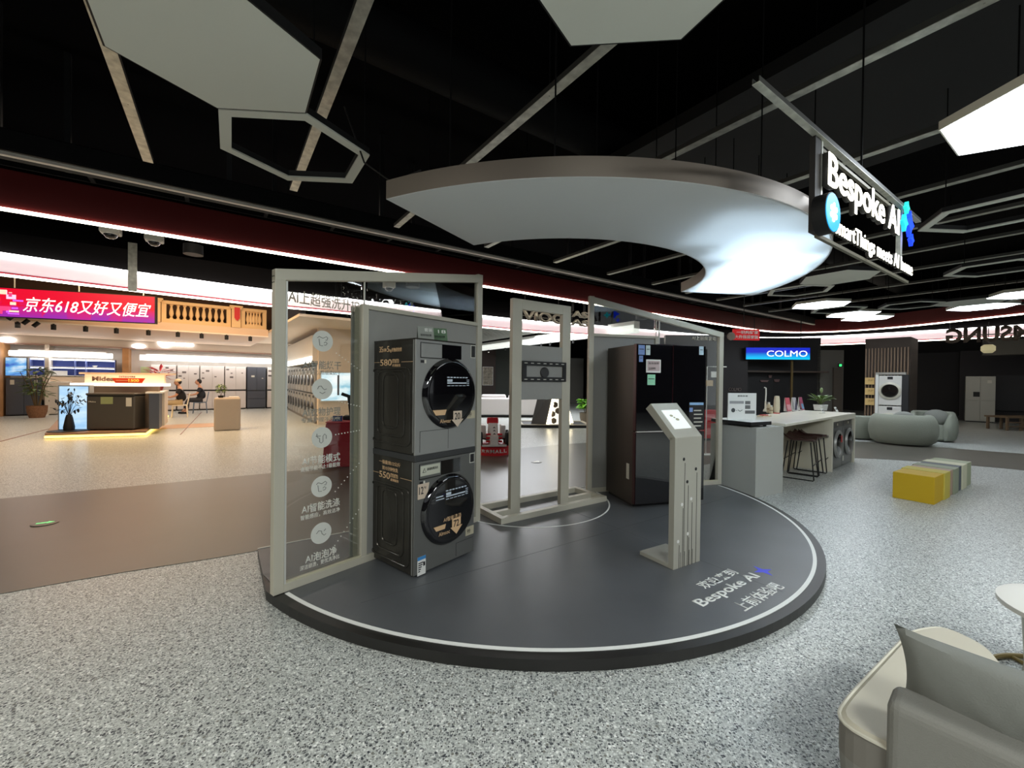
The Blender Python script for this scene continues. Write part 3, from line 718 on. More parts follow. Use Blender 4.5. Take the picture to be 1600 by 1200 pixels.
# bolt rows
t = thing('ceiling_beam', 'long thin white edged dark ceiling beam in front of the red fascia', 'ceiling beam', un(-8, 2.85, 3.88), TH)
MB().box(0, 26.5, 0, .35, .06, .30).done('beam_body', duct_b, t, .02)
MB().box(0, 26.5, -.01, .05, 0, .035).done('white_edge', mat('beam_white', (196, 190, 180), .5), t)
for i in range(12): MB().box(.8 + i * 2.1, .86 + i * 2.1, .1, .16, .3, 1.7).done('hanger', black, t)
t = thing('cable_tray', 'black cable tray with struts above the red fascia', 'cable tray', un(-8, 3.5, 4.1), TH)
for y in (0, .35): MB().box(0, 24, y, y + .03, 0, .06).done('side_rail', duct_b, t)
for i in range(24): MB().box(.5 + i, .55 + i, 0, .35, .0, .03).done('rung', duct_b, t)
for i in range(10): MB().box(1 + i * 2.3, 1.06 + i * 2.3, .1, .16, 0, 1.5).done('hanger', black, t)
# ducts in the void
tag(MB().tube([un(-9, .4, 5.1), un(18, .4, 5.1)], .28, 20).done('air_duct', duct_b, smooth=True), 'round black air duct high in the ceiling void', 'air duct')
tag(B(-1.5, 1.5, -4, 3, 4.6, 4.75, M=Matrix.Translation(un(3.0, -1.2)) @ Matrix.Rotation(TH, 4, 'Z')).done('ceiling_duct_box', mat('duct_grey', (9, 10, 11), .7)), 'broad flat dark duct box above the hanging sign', 'air duct')
tag(B(0, .3, 0, .05, 4.2, 4.3, M=Matrix.Translation(G(1262, 92, 4.2)) @ Matrix.Rotation(TH, 4, 'Z')).done('ceiling_bracket', mat('bracket_dim', (92, 94, 92), .5)), 'small grey bracket under the dark duct box', 'bracket')

# cameras and downlights under the soffit
def dome(px, py, d, lab):
    p = at(px, py, d); t = thing('security_camera', lab, 'security camera', (p.x, p.y, p.z), TH)
    MB().box(-.12, .12, -.10, .10, 0, .14).done('housing', mat('camera_grey', (170, 170, 162), .5), t, .02)
    MB().lathe([(.0, -.075), (.05, -.062), (.08, -.03), (.085, 0)], (0, 0, 0), 20).done('dome', gls_b, t, smooth=True)
    MB().lathe([(.084, -.006), (.092, -.006), (.092, .006), (.084, .006)], (0, 0, 0), 24).done('dome_ring', white, t)
    MB().tube([(0, 0, .1), (0, 0, 3.86 - p.z if p.z < 3.8 else .2)], .01, 6).done('stem', black, t)
dome(173, 366, 6.4, 'left dome security camera under the red fascia')
dome(241, 378, 6.9, 'right one of the two dome security cameras left of the downlight')
dome(608, 450, 9.2, 'dome security camera seen through the glass above the washer stack')
def downlight(px, py, d, lab, r=.14):
    p = at(px, py, d); t = thing('downlight', lab, 'downlight', p)
    MB().lathe([(r * .9, .16), (r * .98, .16), (r, 0), (r * .9, 0)], (0, 0, 0), 24).done('housing', black, t, smooth=True)
    MB().lathe([(0, .01), (r * .9, .01), (r * .9, .03), (0, .03)], (0, 0, 0), 24).done('lens', mat('unlit_lens', (170, 172, 162), .4), t)
downlight(302, 398, 7.0, 'unlit round downlight below the red fascia on the left')
downlight(645, 449, 9.4, 'unlit round downlight seen through the glass screen', .15)
downlight(1002, 499, 12, 'small round downlight above the dark fridge', .16)
tag(MB().box(-.06, .06, -.01, .01, 0, 1.45, M=Matrix.Translation(at(207, 455, 7.4)) @ Matrix.Rotation(TH, 4, 'Z')).done('hanging_strap', galv), 'vertical galvanised hanging strap crossing the light band at the left', 'strap')

# ------------------------------------------------------------------ illuminated hanging sign
sg = thing('illuminated_sign', 'hanging illuminated sign with glowing white letters, blue round badge and blue stars', 'sign', (1.88, 2.52, 0), TH)
SP = Pl((1.88, 2.52), 34.8)
glow = mat('letter_glow', (255, 255, 255), .5, emit=2.6, ecol=(255, 250, 225))
glow2 = mat('letter_glow_small', (255, 255, 255), .5, emit=1.8, ecol=(255, 250, 228))
def sbox(x0, y0, x1, y1):
    a = SP.sz(x0, y0); b = SP.sz(x1, y1); return a, b
a = SP.sz(1285, 240); b = SP.sz(1287, 288); c = SP.sz(1400, 358)
Ms = FM(-.03)
side = mat('letter_side', (60, 58, 54), .5)
def glowtext(s, box, m, dp, bo=.012):
    text(s, box, FM(-.0), side, sg, 'letter_body', depth=dp, bold=bo); text(s, box, FM(-dp), m, sg, 'letter_face', depth=.004, bold=bo)
glowtext('Bespoke AI', (a[0], SP.sz(1345, 348)[1] , c[0] - .06, a[1]), glow, .03)
e0 = SP.sz(1298, 338); e1 = SP.sz(1298, 366); e2 = SP.sz(1420, 422)
glowtext('SmartThings meets AI home', (e0[0], e1[1] - .03, e2[0], e0[1]), glow2, .02, .002)
bc = SP.sz(1279, 338)
disc = MB().lathe([(0, 0), (.115, 0), (.115, .07), (0, .07)], (0, 0, 0), 36, M=Matrix.Translation((bc[0], .0, bc[1])) @ Matrix.Rotation(PI / 2, 4, 'X')).done('round_badge', black, sg)
MB().lathe([(0, .07), (.108, .07), (.108, .073), (0, .073)], (0, 0, 0), 36, M=Matrix.Translation((bc[0], .0, bc[1])) @ Matrix.Rotation(PI / 2, 4, 'X')).done('badge_face', mat('badge_blue', (0, 150, 225), .4, emit=.55, ecol=(0, 160, 230)), disc)
b = MB()
for k in range(6):
    an = k * PI / 3 + .5; b.lathe([(0, .074), (.016, .074), (.016, .077), (0, .077)], (0, 0, 0), 14, M=Matrix.Translation((bc[0] + .04 * math.cos(an), 0, bc[1] + .04 * math.sin(an))) @ Matrix.Rotation(PI / 2, 4, 'X'))
b.lathe([(0, .074), (.024, .074), (.024, .077), (0, .077)], (0, 0, 0), 14, M=Matrix.Translation((bc[0], 0, bc[1])) @ Matrix.Rotation(PI / 2, 4, 'X'))
b.done('badge_emblem', glow2, disc)
for px, py, r, c_ in ((1412, 352, .105, (20, 60, 255)), (1404, 350, .07, (30, 190, 200)), (1415, 377, .05, (20, 60, 255)), (1408, 327, .05, (40, 200, 180))):
    q = SP.sz(px, py); b = MB(); star(b, (q[0], q[1]), r, 0.02, .045, 4, 0, .5, FM(0))
    b.done('star', mat('star_%d' % c_[1], c_, .4, emit=.6, ecol=c_), sg)
r0 = SP.sz(1262, 205); r1 = SP.sz(1430, 343)
MB().box(bc[0] - .06, bc[0] + .02, .0, .03, bc[1] - .1, 2.95).done('side_plate', mat('sign_plate', (40, 36, 34), .6), sg)
MB().box(bc[0] + .03, bc[0] + .05, .0, .02, bc[1], 2.95).done('upright', galv, sg)
u1 = SP.sz(1408, 390); MB().box(u1[0] - .02, u1[0] + .03, .0, .03, u1[1] - .12, 2.95).done('upright', galv, sg)
MB().box(bc[0], e2[0], .0, .02, e1[1] - .055, e1[1] - .035).done('bottom_rail', mat('rail_dim', (120, 116, 100), .5, .5), sg)
MB().box(bc[0], u1[0], .002, .02, a[1] + .02, a[1] + .04).done('top_rail', mat('rail_dim', (120, 116, 100)), sg)

# ------------------------------------------------------------------ left store
BW = Pl((-12.2, 19.8), 37.8)
def rect(pl, x0, yt, x1, yb, k=0):
    """plane rectangle from pixels measured along its left edge; returns s0, s1, z0, z1"""
    s0, z1 = pl.sz(x0, yt); _, z0 = pl.sz(x0, yb); s1, _ = pl.sz(x1, yt)
    return s0, s1, z0, z1
def on(pl, name, label, cat, s0, z0=0, k=0, group=None):
    return thing(name, label, cat, pl.W(s0, z0, k), pl.rz, group)
stw = mat('store_white', (226, 218, 206), .55)
b = MB(); M = Matrix.Translation(BW.W(0, 0, .75)) @ Matrix.Rotation(BW.rz, 4, 'Z')
struct(b.box(-12, 2.1, 0, .2, 0, 5.5, M=M).done('wall_store', mat('store_back', (222, 214, 206), .6)))
HW = BW.off(-.25)
hs = thing('store_header', 'pale header wall of the left store carrying the round glowing logo sign', 'wall header', HW.W(0, 0), HW.rz)
zb = HW.sz(200, 548)[1]; zb = 2.60
MB().box(-12, 2.1, 0, .9, zb, 5.5).done('header_wall', beige, hs)
MB().box(-12, 2.1, -.02, 0, zb, zb + .03).done('shadow_line', mat('header_line', (150, 110, 100), .5), hs)
# long light tubes
for x0, x1, y0, lab in ((8, 181, 547, 'long white light tube over the blue display shelves'), (213, 470, 554, 'long white light tube over the row of pale refrigerators')):
    P_ = BW.off(-.35); s0, z1 = P_.sz(x0, y0); _, z0 = P_.sz(x0, y0 + 8.5); s1 = P_.sz(x1, y0)[0]; r = (z1 - z0) / 2
    t = on(P_, 'light_tube', lab, 'light', s0, (z0 + z1) / 2)
    MB().tube([(r, 0, 0), (s1 - s0 - r, 0, 0)], r, 16).done('tube', mat('tube_glow', (255, 255, 255), .5, emit=3, ecol=(255, 252, 248)), t, smooth=True)
    MB().box(.3, s1 - s0 - .3, .02, .5, r, r + .05).done('mount', white, t)
# logo sign
s0, s1, z0, z1 = rect(HW, 247, 527, 303, 543)
t = on(HW, 'logo_sign', 'glowing white ring and lettering on the pale store header', 'sign', s0, 0)
z0 = 2.72; z1 = 3.16
gw = mat('sign_glow_white', (255, 255, 255), .5, emit=2, ecol=(250, 252, 255))
r = (z1 - z0) / 2
MB().tube([(r + r * math.cos(a_) * .85, -.05, (z0 + z1) / 2 + r * math.sin(a_) * .85) for a_ in [2 * PI * i / 28 for i in range(28)]], .06, 8, closed=True).done('ring', gw, t)
text('Midea', (r * 2 - .12, z0 + .08, s1 - s0, z0 + .40), FM(-.03), gw, t, depth=.05, bold=.02)
for x, y in ((12, 531), (217, 541)):
    q = HW.sz(x, y); t = on(HW, 'round_wall_light', 'oval glowing wall light on the store header %s' % ('at the far left' if x < 50 else 'left of the logo sign'), 'light', q[0], q[1], -.06)
    MB().ball((0, 0, 0), (.22, .06, .10)).done('glow_body', gw, t, smooth=True); MB().box(-.1, .1, .03, .06, -.05, .05).done('bracket', white, t)
# refrigerators along the back wall
def pale_fridge(name, label, s, wd, H, m, kind, grp=None):
    t = on(BW, name, label, 'refrigerator', s, 0, 0, grp)
    MB().box(.01, wd - .01, .03, .7, .05, H).done('cabinet', m, t)
    MB().box(.02, wd - .02, .05, .6, 0, .05).done('plinth', black, t)
    zs = .88 if kind != 'drawer' else .62
    for x0, x1 in ((0.005, wd / 2 - .004), (wd / 2 + .004, wd - .005)):
        if kind == 'drawer':
            MB().box(x0, x1, 0, .03, .88, H - .01).done('door', m, t, .004)
        else:
            MB().box(x0, x1, 0, .03, .92, H - .01).done('door', m, t, .004); MB().box(x0, x1, 0, .03, .07, .85).done('door', m, t, .004)
    if kind == 'drawer':
        for z0, z1 in ((.50, .84), (.07, .46)): MB().box(.005, wd - .005, 0, .03, z0, z1).done('drawer', m, t, .004)
    MB().box(.005, wd - .005, .01, .03, .85, .92).done('handle_recess', black, t)
    return t
fx = [(235.5, 276, 'pale four-door fridge at the left end of the back row'), (277, 312, 'second pale fridge of the back row behind the seated visitor'), (312.5, 351, 'third pale fridge of the back row with dark sticker cluster'), (351.5, 385, 'fourth pale fridge of the back row beside the slate fridge'), (386, 416, 'slate grey drawer fridge at the right end of the back row'), (417.5, 452, 'pale fridge behind the left screen post')]
for i, (x0, x1, lab) in enumerate(fx):
    s0 = BW.sz(x0, 600)[0]; s1 = BW.sz(x1, 600)[0]
    t = pale_fridge('refrigerator', lab, s0, s1 - s0 - .015, 1.98, fr_dark if i == 4 else fr_white, 'drawer' if i == 4 else 'four', 'refrigerators along the store back wall')
    random.seed(i)
    for k in range(4 if i != 4 else 2):
        x = random.choice((.12, .3, .62, .8)) * (s1 - s0); z = 1.35 + .5 * random.random(); w_ = .06 + .1 * random.random()
        MB().box(x - w_ / 2, x + w_ / 2, -.004, 0, z, z + w_ * .6).done('sticker', mat('sticker_dim', (110, 100, 98), .6) if i != 4 else paper, t)
# wood jamb between the niches and niche surround
s0 = BW.sz(192, 600)[0]; s1 = BW.sz(202, 600)[0]
struct(MB().box(s0, s1, -.26, .75, 0, 2.62, M=Matrix.Translation(BW.W(0, 0)) @ Matrix.Rotation(BW.rz, 4, 'Z')).done('trim_4', wood))
s0b = BW.sz(216, 600)[0]; s1b = BW.sz(233, 600)[0]
t = on(BW, 'wall_picture', 'pale green and white picture panel left of the fridge row', 'picture', s0b, 1.2, .68)
MB().box(0, s1b - s0b, 0, .04, 0, .72).done('frame', white, t); MB().box(.03, s1b - s0b - .03, -.006, 0, .03, .69).done('picture', mat('pale_green', (206, 224, 170), .5), t)
# blue display shelf unit
SH = BW.off(-.1); s0, z1 = SH.sz(46, 559); _, z0 = SH.sz(46, 587); s1 = SH.sz(180, 562)[0]
t = on(SH, 'display_shelf', 'blue lit display shelf unit behind the service counter', 'shelf', s0, z0)
Wd, Hh = s1 - s0, z1 - z0
nb = mat('shelf_blue', (52, 70, 140), .5)
MB().box(0, Wd, .35, .37, 0, Hh).done('back_panel', nb, t)
for z in (0, Hh / 2, Hh - .02): MB().box(0, Wd, 0, .36, z, z + .025).done('shelf_board', white, t)
for z in (Hh / 2 - .04, Hh - .06): MB().box(.02, Wd - .02, .04, .08, z, z + .02).done('shelf_light', mat('shelf_glow', (255, 255, 255), .5, emit=2.2, ecol=(235, 240, 255)), t)
for x in (0, .36, 1.15, 1.45, Wd - .02): MB().box(x, x + .02, .0, .36, 0, Hh).done('divider', mat('shelf_div', (120, 134, 190), .5), t)
MB().box(-.05, Wd + .05, -.05, .36, -.9, -.03).done('base_cabinet', cream, t)
for k, x in enumerate((1.7, 2.1, 2.6, 3.1, 3.4, 3.9, .6, 2.4, 2.9)):
    z = Hh / 2 + .025 if k < 6 else .025
    if x < Wd - .2: 
        o = MB().lathe([(.04, 0), (.07 + .02 * (k % 3), .05), (.075 + .02 * (k % 3), .07), (.0, .075)], (0, 0, 0), 14).done('dish', white)
        o.location = SH.W(s0 + x, z0 + z, .15); tag(o, 'small pale dish on the blue shelf, number of the row cannot be told apart' if 0 else 'small pale dish standing on the blue lit shelves', 'dish', 'dishes on the blue display shelves')
MB().box(.45, .95, .1, .12, .03, .2).done('shelf_lettering', white, t)
# tv wall + slate fridge + plants at far left
T2 = BW.off(-.3); s0, z1 = T2.sz(8, 558); _, z0 = T2.sz(8, 587); s1 = T2.sz(42, 560)[0]
t = on(T2, 'wall_screen', 'bright blue landscape screen above the dark fridge at the far left', 'screen', s0, z0)
MB().box(0, s1 - s0, 0, .08, 0, z1 - z0).done('bezel', black, t)
def screen_mat(name, c1, c2, c3, scale, strength):
    m = bpy.data.materials.new(name); m.use_nodes = True; nt = m.node_tree; b = nt.nodes['Principled BSDF']
    tc = nt.nodes.new('ShaderNodeTexCoord'); n = nt.nodes.new('ShaderNodeTexNoise'); n.inputs['Scale'].default_value = scale; n.inputs['Detail'].default_value = 4
    mp = nt.nodes.new('ShaderNodeMapping'); mp.inputs['Scale'].default_value = (1, 1, 2.4); nt.links.new(tc.outputs['Object'], mp.inputs[0]); nt.links.new(mp.outputs[0], n.inputs['Vector'])
    r = nt.nodes.new('ShaderNodeValToRGB'); e = r.color_ramp.elements; e.new(.5)
    for i, (p, c) in enumerate(((.38, c1), (.5, c2), (.62, c3))): e[i].position = p; e[i].color = (*lin(c), 1)
    nt.links.new(n.outputs['Fac'], r.inputs[0]); nt.links.new(r.outputs[0], b.inputs['Emission Color']); b.inputs['Emission Strength'].default_value = strength
    b.inputs['Base Color'].default_value = (.02, .02, .02, 1)
    return m
MB().box(.01, s1 - s0 - .01, -.004, 0, .01, z1 - z0 - .01).done('picture', screen_mat('landscape_picture', (40, 90, 190), (110, 180, 235), (225, 240, 250), 1.6, .5), t)
s0, z1 = T2.sz(9, 590)
t = on(T2, 'refrigerator', 'slate blue fridge under the landscape screen at the far left', 'refrigerator', s0, 0)
MB().box(0, .86, .03, .3, .04, z1).done('cabinet', fr_dark, t); MB().box(.02, .84, .05, .28, 0, .04).done('plinth', black, t)
for x0, x1 in ((0, .426), (.434, .86)): MB().box(x0, x1, 0, .03, .05, z1 - .01).done('door', fr_dark, t, .004)
MB().box(.1, .2, -.004, 0, z1 - .25, z1 - .08).done('sticker', paper, t); MB().box(.68, .76, -.004, 0, z1 - .2, z1 - .08).done('sticker', paper, t)
struct(MB().box(0, .10, -.05, .75, 0, 2.62, M=Matrix.Translation(T2.W(s0 + .95, 0)) @ Matrix.Rotation(BW.rz, 4, 'Z')).done('trim_5', stw))
s0 = T2.sz(-26, 600)[0]
struct(MB().box(0, T2.sz(5, 600)[0] - s0, -.6, .75, 0, 2.62, M=Matrix.Translation(T2.W(s0, 0)) @ Matrix.Rotation(BW.rz, 4, 'Z')).done('trim_6', wood))
def plant(name, label, cat, loc, h, potr, poth, potm, nl, ll, lw, m, spread=.5, stems=4, droop=.4, flat=False):
    t = thing(name, label, cat, loc)
    MB().lathe([(potr * .72, 0), (potr * .95, poth * .5), (potr, poth), (potr * .88, poth), (potr * .85, poth * .9), (0, poth * .88)], n=20).done('pot', potm, t, smooth=True)
    b = MB()
    for i in range(stems):
        an = 2 * PI * i / stems; x, y = math.cos(an) * spread * .25 * h, math.sin(an) * spread * .25 * h
        b.tube([(x * .1, y * .1, poth * .85), (x * .5, y * .5, poth + (h - poth) * .5), (x, y, h * .9)], [.012 * h, .009 * h, .005 * h], 6)
    b.done('stem', mat('stem_brown', (96, 78, 50), .8), t)
    b = MB()
    for i in range(nl):
        an = random.uniform(0, 2 * PI); z = poth + (h - poth) * random.uniform(.25, .98); rr = random.uniform(0, .22) * spread * h
        b.leaf((math.cos(an) * rr, math.sin(an) * rr, z), (math.cos(an), math.sin(an), random.uniform(-.1, .9)), ll * random.uniform(.7, 1.15), lw, droop)
    b.done('foliage', m, t)
    return t
p = at(58, 643, 14.5); p.z = 0
plant('potted_plant', 'tall leafy plant in a woven basket beside the slate fridge', 'plant', p, 1.75, .26, .42, mat('basket_brown', (120, 84, 58), .8, noise=(30, .3)), 150, .26, .09, mat('leaf_olive', (96, 116, 62), .6), .9, 5)
p = T2.sz(73, 600)[0]
t = on(T2, 'appliance_cabinet', 'plain white upright appliance right of the basket plant', 'appliance', p, 0)
MB().box(0, .62, 0, .18, .03, 1.25).done('cabinet', stw, t, .01); MB().box(.02, .6, -.02, 0, .06, 1.22).done('door', stw, t, .006); MB().box(.05, .07, -.04, -.02, .5, .56).done('knob', black, t)
# mezzanine with balustrade
BA = BW.off(-6); sL = BA.sz(-60, 505)[0]; sR = BA.sz(409, 520)[0]
mz = thing('mezzanine_edge', 'pale plaster mezzanine edge above the store entrance, under the balustrade', 'mezzanine', BA.W(0, 0), BA.rz)
MB().box(sL - 8, sR + .2, 0, 5.7, 2.93, 3.2).done('slab', mat('mezz_plaster', (226, 200, 176), .6), mz)
MB().box(sL - 8, sR + .2, -.03, 0, 2.93, 2.97).done('lower_lip', mat('lip_light', (245, 235, 226), .5), mz)
sandm = mat('sandstone', (228, 196, 150), .65)
def balustrade(s0, s1, nbal, lab):
    t = on(BA, 'balustrade', lab, 'balustrade', s0, 3.2, .05)
    L = s1 - s0
    MB().box(0, L, 0, .14, 0, .13).done('base_rail', sandm, t); MB().box(0, L, -.02, .16, .60, .70).done('hand_rail', sandm, t)
    for x in (0, L - .12): MB().box(x, x + .12, .005, .135, .13, .60).done('end_block', sandm, t)
    for i in range(nbal):
        x = .16 + (L - .32) * (i + .5) / nbal
        MB().lathe([(.05, 0), (.05, .03), (.028, .06), (.062, .17), (.055, .24), (.028, .38), (.03, .42), (.05, .44), (.05, .47)], (x, .07, .13), 12).done('baluster', sandm, t, smooth=True)
    return t
a1_, b1_ = BA.sz(252, 490)[0], BA.sz(361, 490)[0]
balustrade(a1_, b1_, 9, 'sandstone balustrade right of the red LED banner'); balustrade(BA.sz(377, 490)[0], sR + .15, 5, 'short sandstone balustrade beside the left screen post')
for x0, x1, lab in ((241, 251, 'sandstone pillar at the right end of the LED banner'), (362, 376, 'sandstone pillar with a red pennant between the balustrades')):
    s0, s1 = BA.sz(x0, 490)[0], BA.sz(x1, 490)[0]
    t = on(BA, 'stone_pillar', lab, 'pillar', s0, 3.2, -.03)
    MB().box(0, s1 - s0, 0, .3, 0, .68).done('shaft', sandm, t); MB().box(-.06, s1 - s0 + .06, -.06, .36, .68, .74).done('capital', sandm, t); MB().box(-.03, s1 - s0 + .03, -.03, .33, .63, .68).done('capital', sandm, t)
s0 = BA.sz(366, 490)[0]
t = on(BA, 'pennant', 'red pointed pennant hanging on the pillar', 'pennant', s0, 3.42, -.06)
MB().prism([(0, .5), (.16, .5), (.16, .1), (.08, 0), (0, .1)], 0, .012, FM(0)).done('cloth', red, t)
struct(MB().box(sR + .22, BA.sz(640, 520)[0], -5.2, 5.7, 3.10, 3.17, M=Matrix.Translation(BA.W(0, 0)) @ Matrix.Rotation(BA.rz, 4, 'Z')).done('ceiling_store', cream))
# dark space behind the balustrade
struct(MB().box(sL - 8, sR + 1.5, 1.2, 1.3, 3.2, 5.5, M=Matrix.Translation(BA.W(0, 0)) @ Matrix.Rotation(BA.rz, 4, 'Z')).done('wall_mezzanine', mat('mezz_dark', (84, 58, 40), .7)))
# track spots under the mezzanine
for i, (x, y) in enumerate(((28, 509), (84, 511), (134, 514), (182, 517), (232, 520), (278, 523), (315, 525), (354, 527), (391, 530))):
    q = BA.sz(x, y); t = on(BA, 'spotlight', 'small black spotlight in the row under the mezzanine edge', 'spotlight', q[0], 2.93, -.02, 'black spotlights under the mezzanine edge')
    MB().lathe([(.05, -.17), (.055, -.16), (.055, -.02), (0, -.02)], n=12).done('can', black, t); MB().box(-.02, .02, -.02, .02, -.03, 0).done('arm', black, t)
T3 = Pl(at(0, 486, 11).xy, 18)
t = thing('spot_track', 'black track with three spotlights below the left end of the banner', 'track light', T3.W(-.4, 0), T3.rz)
zt3 = T3.sz(0, 490)[1]
MB().hexa([(0, 0, zt3 + .05), (1.5, 0, zt3 - .09), (1.5, .03, zt3 - .09), (0, .03, zt3 + .05)], [(0, 0, zt3 + .09), (1.5, 0, zt3 - .05), (1.5, .03, zt3 - .05), (0, .03, zt3 + .09)]).done('track', black, t)
for x, y in ((18, 496), (41, 503), (57, 507)):
    q = T3.sz(x, y); MB().tube([(q[0] + .4 - .05, -.03, q[1] - .06), (q[0] + .4 + .03, .03, q[1] + .06)], .05, 10).done('spot_head', black, t)
# LED banner
bp_ = at(243, 486, 11.7); LB = Pl(bp_.xy, 18)
sA = LB.sz(-12, 467)[0]; z1 = LB.sz(243, 463)[1]; z0 = LB.sz(243, 506)[1]
t = thing('led_banner', 'long red and purple LED banner with slanted white lettering at the left', 'LED screen', LB.W(sA, z0), LB.rz)
Wb, Hb = -sA, z1 - z0
MB().box(0, Wb, 0, .12, 0, Hb).done('cabinet', black, t)
def led_mat():
    m = bpy.data.materials.new('led_banner_picture'); m.use_nodes = True; nt = m.node_tree; b = nt.nodes['Principled BSDF']; Lk = nt.links.new
    tc = nt.nodes.new('ShaderNodeTexCoord'); sx = nt.nodes.new('ShaderNodeSeparateXYZ'); Lk(tc.outputs['Object'], sx.inputs[0])
    mr = nt.nodes.new('ShaderNodeMapRange'); mr.inputs['From Min'].default_value = 0; mr.inputs['From Max'].default_value = Hb; Lk(sx.outputs['Z'], mr.inputs['Value'])
    v = nt.nodes.new('ShaderNodeTexVoronoi'); v.distance = 'CHEBYCHEV'; v.inputs['Scale'].default_value = 3.2; Lk(tc.outputs['Object'], v.inputs['Vector'])
    sp = nt.nodes.new('ShaderNodeSeparateColor'); Lk(v.outputs['Color'], sp.inputs[0])
    ad = nt.nodes.new('ShaderNodeMath'); ad.operation = 'MULTIPLY_ADD'; ad.inputs[1].default_value = .3; Lk(sp.outputs[0], ad.inputs[0]); Lk(mr.outputs[0], ad.inputs[2])
    r = nt.nodes.new('ShaderNodeValToRGB'); e = r.color_ramp.elements; e.new(.45)
    for i, (p, c) in enumerate(((.12, (160, 44, 176)), (.48, (226, 20, 100)), (.62, (240, 8, 50)))): e[i].position = p; e[i].color = (*lin(c), 1)
    Lk(ad.outputs[0], r.inputs[0]); Lk(r.outputs[0], b.inputs['Emission Color']); b.inputs['Emission Strength'].default_value = .5; b.inputs['Base Color'].default_value = (.02, 0, 0, 1)
    return m
MB().box(.02, Wb - .02, -.004, 0, .02, Hb - .02).done('picture', led_mat(), t)
xa = LB.sz(36, 490)[0] - sA; xb = LB.sz(236, 490)[0] - sA
wg = mat('led_white', (255, 255, 255), .5, emit=.7, ecol=(255, 240, 248))
text('京东618又好又便宜', (xa, Hb * .22, xb, Hb * .72), FM(-.004), wg, t, depth=.004, bold=.004, shear=.3)
random.seed(5)
x_end = LB.sz(30, 490)[0] - sA
for i in range(16):
    x = random.uniform(.03, max(.2, x_end - .1)); z = random.uniform(.05, Hb - .15); w_ = random.uniform(.06, .22); h_ = random.uniform(.03, .12)
    MB().box(x, min(x + w_, Wb), -.009 - i * .0006, -.004, z, z + h_).done('picture_block', mat('led_block_%d' % (i % 4), ((250, 190, 230), (255, 210, 190), (190, 90, 240), (240, 60, 120))[i % 4], .5, emit=.5, ecol=((250, 190, 230), (255, 210, 190), (190, 90, 240), (240, 60, 120))[i % 4]), t)
for x in (.4, Wb * .5, Wb - .3): MB().tube([(x, .05, Hb), (x, .05, Hb + .5)], .015, 6).done('hanger', white, t)

# service counter island
KP = Pl((-11.32, 10.11), 11.6)
def K(x, y): return KP.sz(x, y)
isl = thing('island_plinth', 'low wood floor plinth with warm glowing edge under the service counter', 'plinth', (0, 0, 0))
Q = [G(70, 686), G(228, 681), G(251, 662), G(262, 652), G(96, 655)]
cx_ = sum(q.x for q in Q) / 5; cy_ = sum(q.y for q in Q) / 5
MB().prism([(q.x, q.y) for q in Q], .06, .13).done('deck', mat('plinth_wood', (150, 118, 92), .5), isl)
MB().prism([(cx_ + (q.x - cx_) * .96, cy_ + (q.y - cy_) * .96) for q in Q], 0, .06).done('recessed_base', stw, isl)
MB().tube([(q.x, q.y, .045) for q in Q[:4]], .03, 6).done('glow_strip', mat('warm_strip', (255, 220, 120), .5, emit=1.6, ecol=(255, 214, 110)), isl)
tag(MB().box(-1, 1, -.6, .6, .001, .006, M=Matrix.Translation(((G(265, 672).x), G(265, 672).y + 1.2, 0)) @ Matrix.Rotation(TH, 4, 'Z')).done('floor_mat', mat('honey_floor', (196, 150, 96), .3)), 'honey coloured floor inlay beside the service counter', 'floor inlay')
ct = thing('service_counter', 'long taupe service counter with cream top behind the chest freezer', 'counter', KP.W(0, .13, .5), KP.rz)
cw = mat('counter_taupe', (126, 112, 98), .5)
x0 = K(85, 600)[0]; x1 = K(228, 602)[0]
MB().box(x0, x1, 0, .08, 0, 1.10).done('front_panel', cw, ct); MB().box(x0 + .1, x1 - .1, .08, .28, 0, .95).done('body', cw, ct)
MB().box(x0 - .02, x1 + .02, -.02, .5, 1.10, 1.17).done('counter_light_edge', mat('edge_glow', (255, 240, 220), .5, emit=1.4, ecol=(255, 236, 214)), ct)
MB().box(x0 + .08, x1 - .02, .30, .36, 1.17, 1.40).done('sign_board', cream, ct)
MB().box(x0 - .1, x1 + .02, .37, .75, 1.40, 1.45).done('top_shelf', cream, ct)
text('Midea', (x0 + .25, 1.22, x0 + .75, 1.34), FM(.298), mat('sign_brown', (90, 66, 52), .6), ct, depth=.01, bold=.02)
t = thing('promo_sign', 'orange red slanted promotion sign standing on the service counter', 'sign', KP.W(K(157, 595)[0], 1.31, .40), KP.rz)
pw = K(211, 595)[0] - K(157, 595)[0]
MB().prism([(0, .13), (pw, .13), (pw - .08, 0), (.08, 0)], 0, .02, FM(0)).done('board', mat('promo_red', (226, 62, 20), .5, emit=.15), t)
text('1500', (pw * .5, .03, pw * .82, .105), FM(-.022), mat('promo_yellow', (255, 214, 90), .5, emit=.2), t, depth=.004, bold=.03)
MB().box(pw * .12, pw * .48, -.026, -.022, .05, .08).done('strip', mat('promo_orange', (250, 160, 120), .5), t)
text('全屋智能家电换新', (pw * .2, .14, pw * .7, .19), FM(-.01), mat('sign_brown', (90, 66, 52)), t, depth=.008)
t = thing('light_box', 'tall pale blue glowing light box at the left end of the service counter', 'light box', KP.W(K(84, 600)[0], .13, .12), KP.rz)
lw_ = K(134, 600)[0] - K(84, 600)[0]
MB().box(0, lw_, 0, .14, 0, 1.12).done('frame', mat('lightbox_frame', (150, 160, 170), .5), t)
MB().box(.03, lw_ - .03, -.006, 0, .03, 1.09).done('glow_face', screen_mat('pale_sky', (150, 196, 236), (176, 214, 246), (206, 232, 250), 1.2, .55), t)
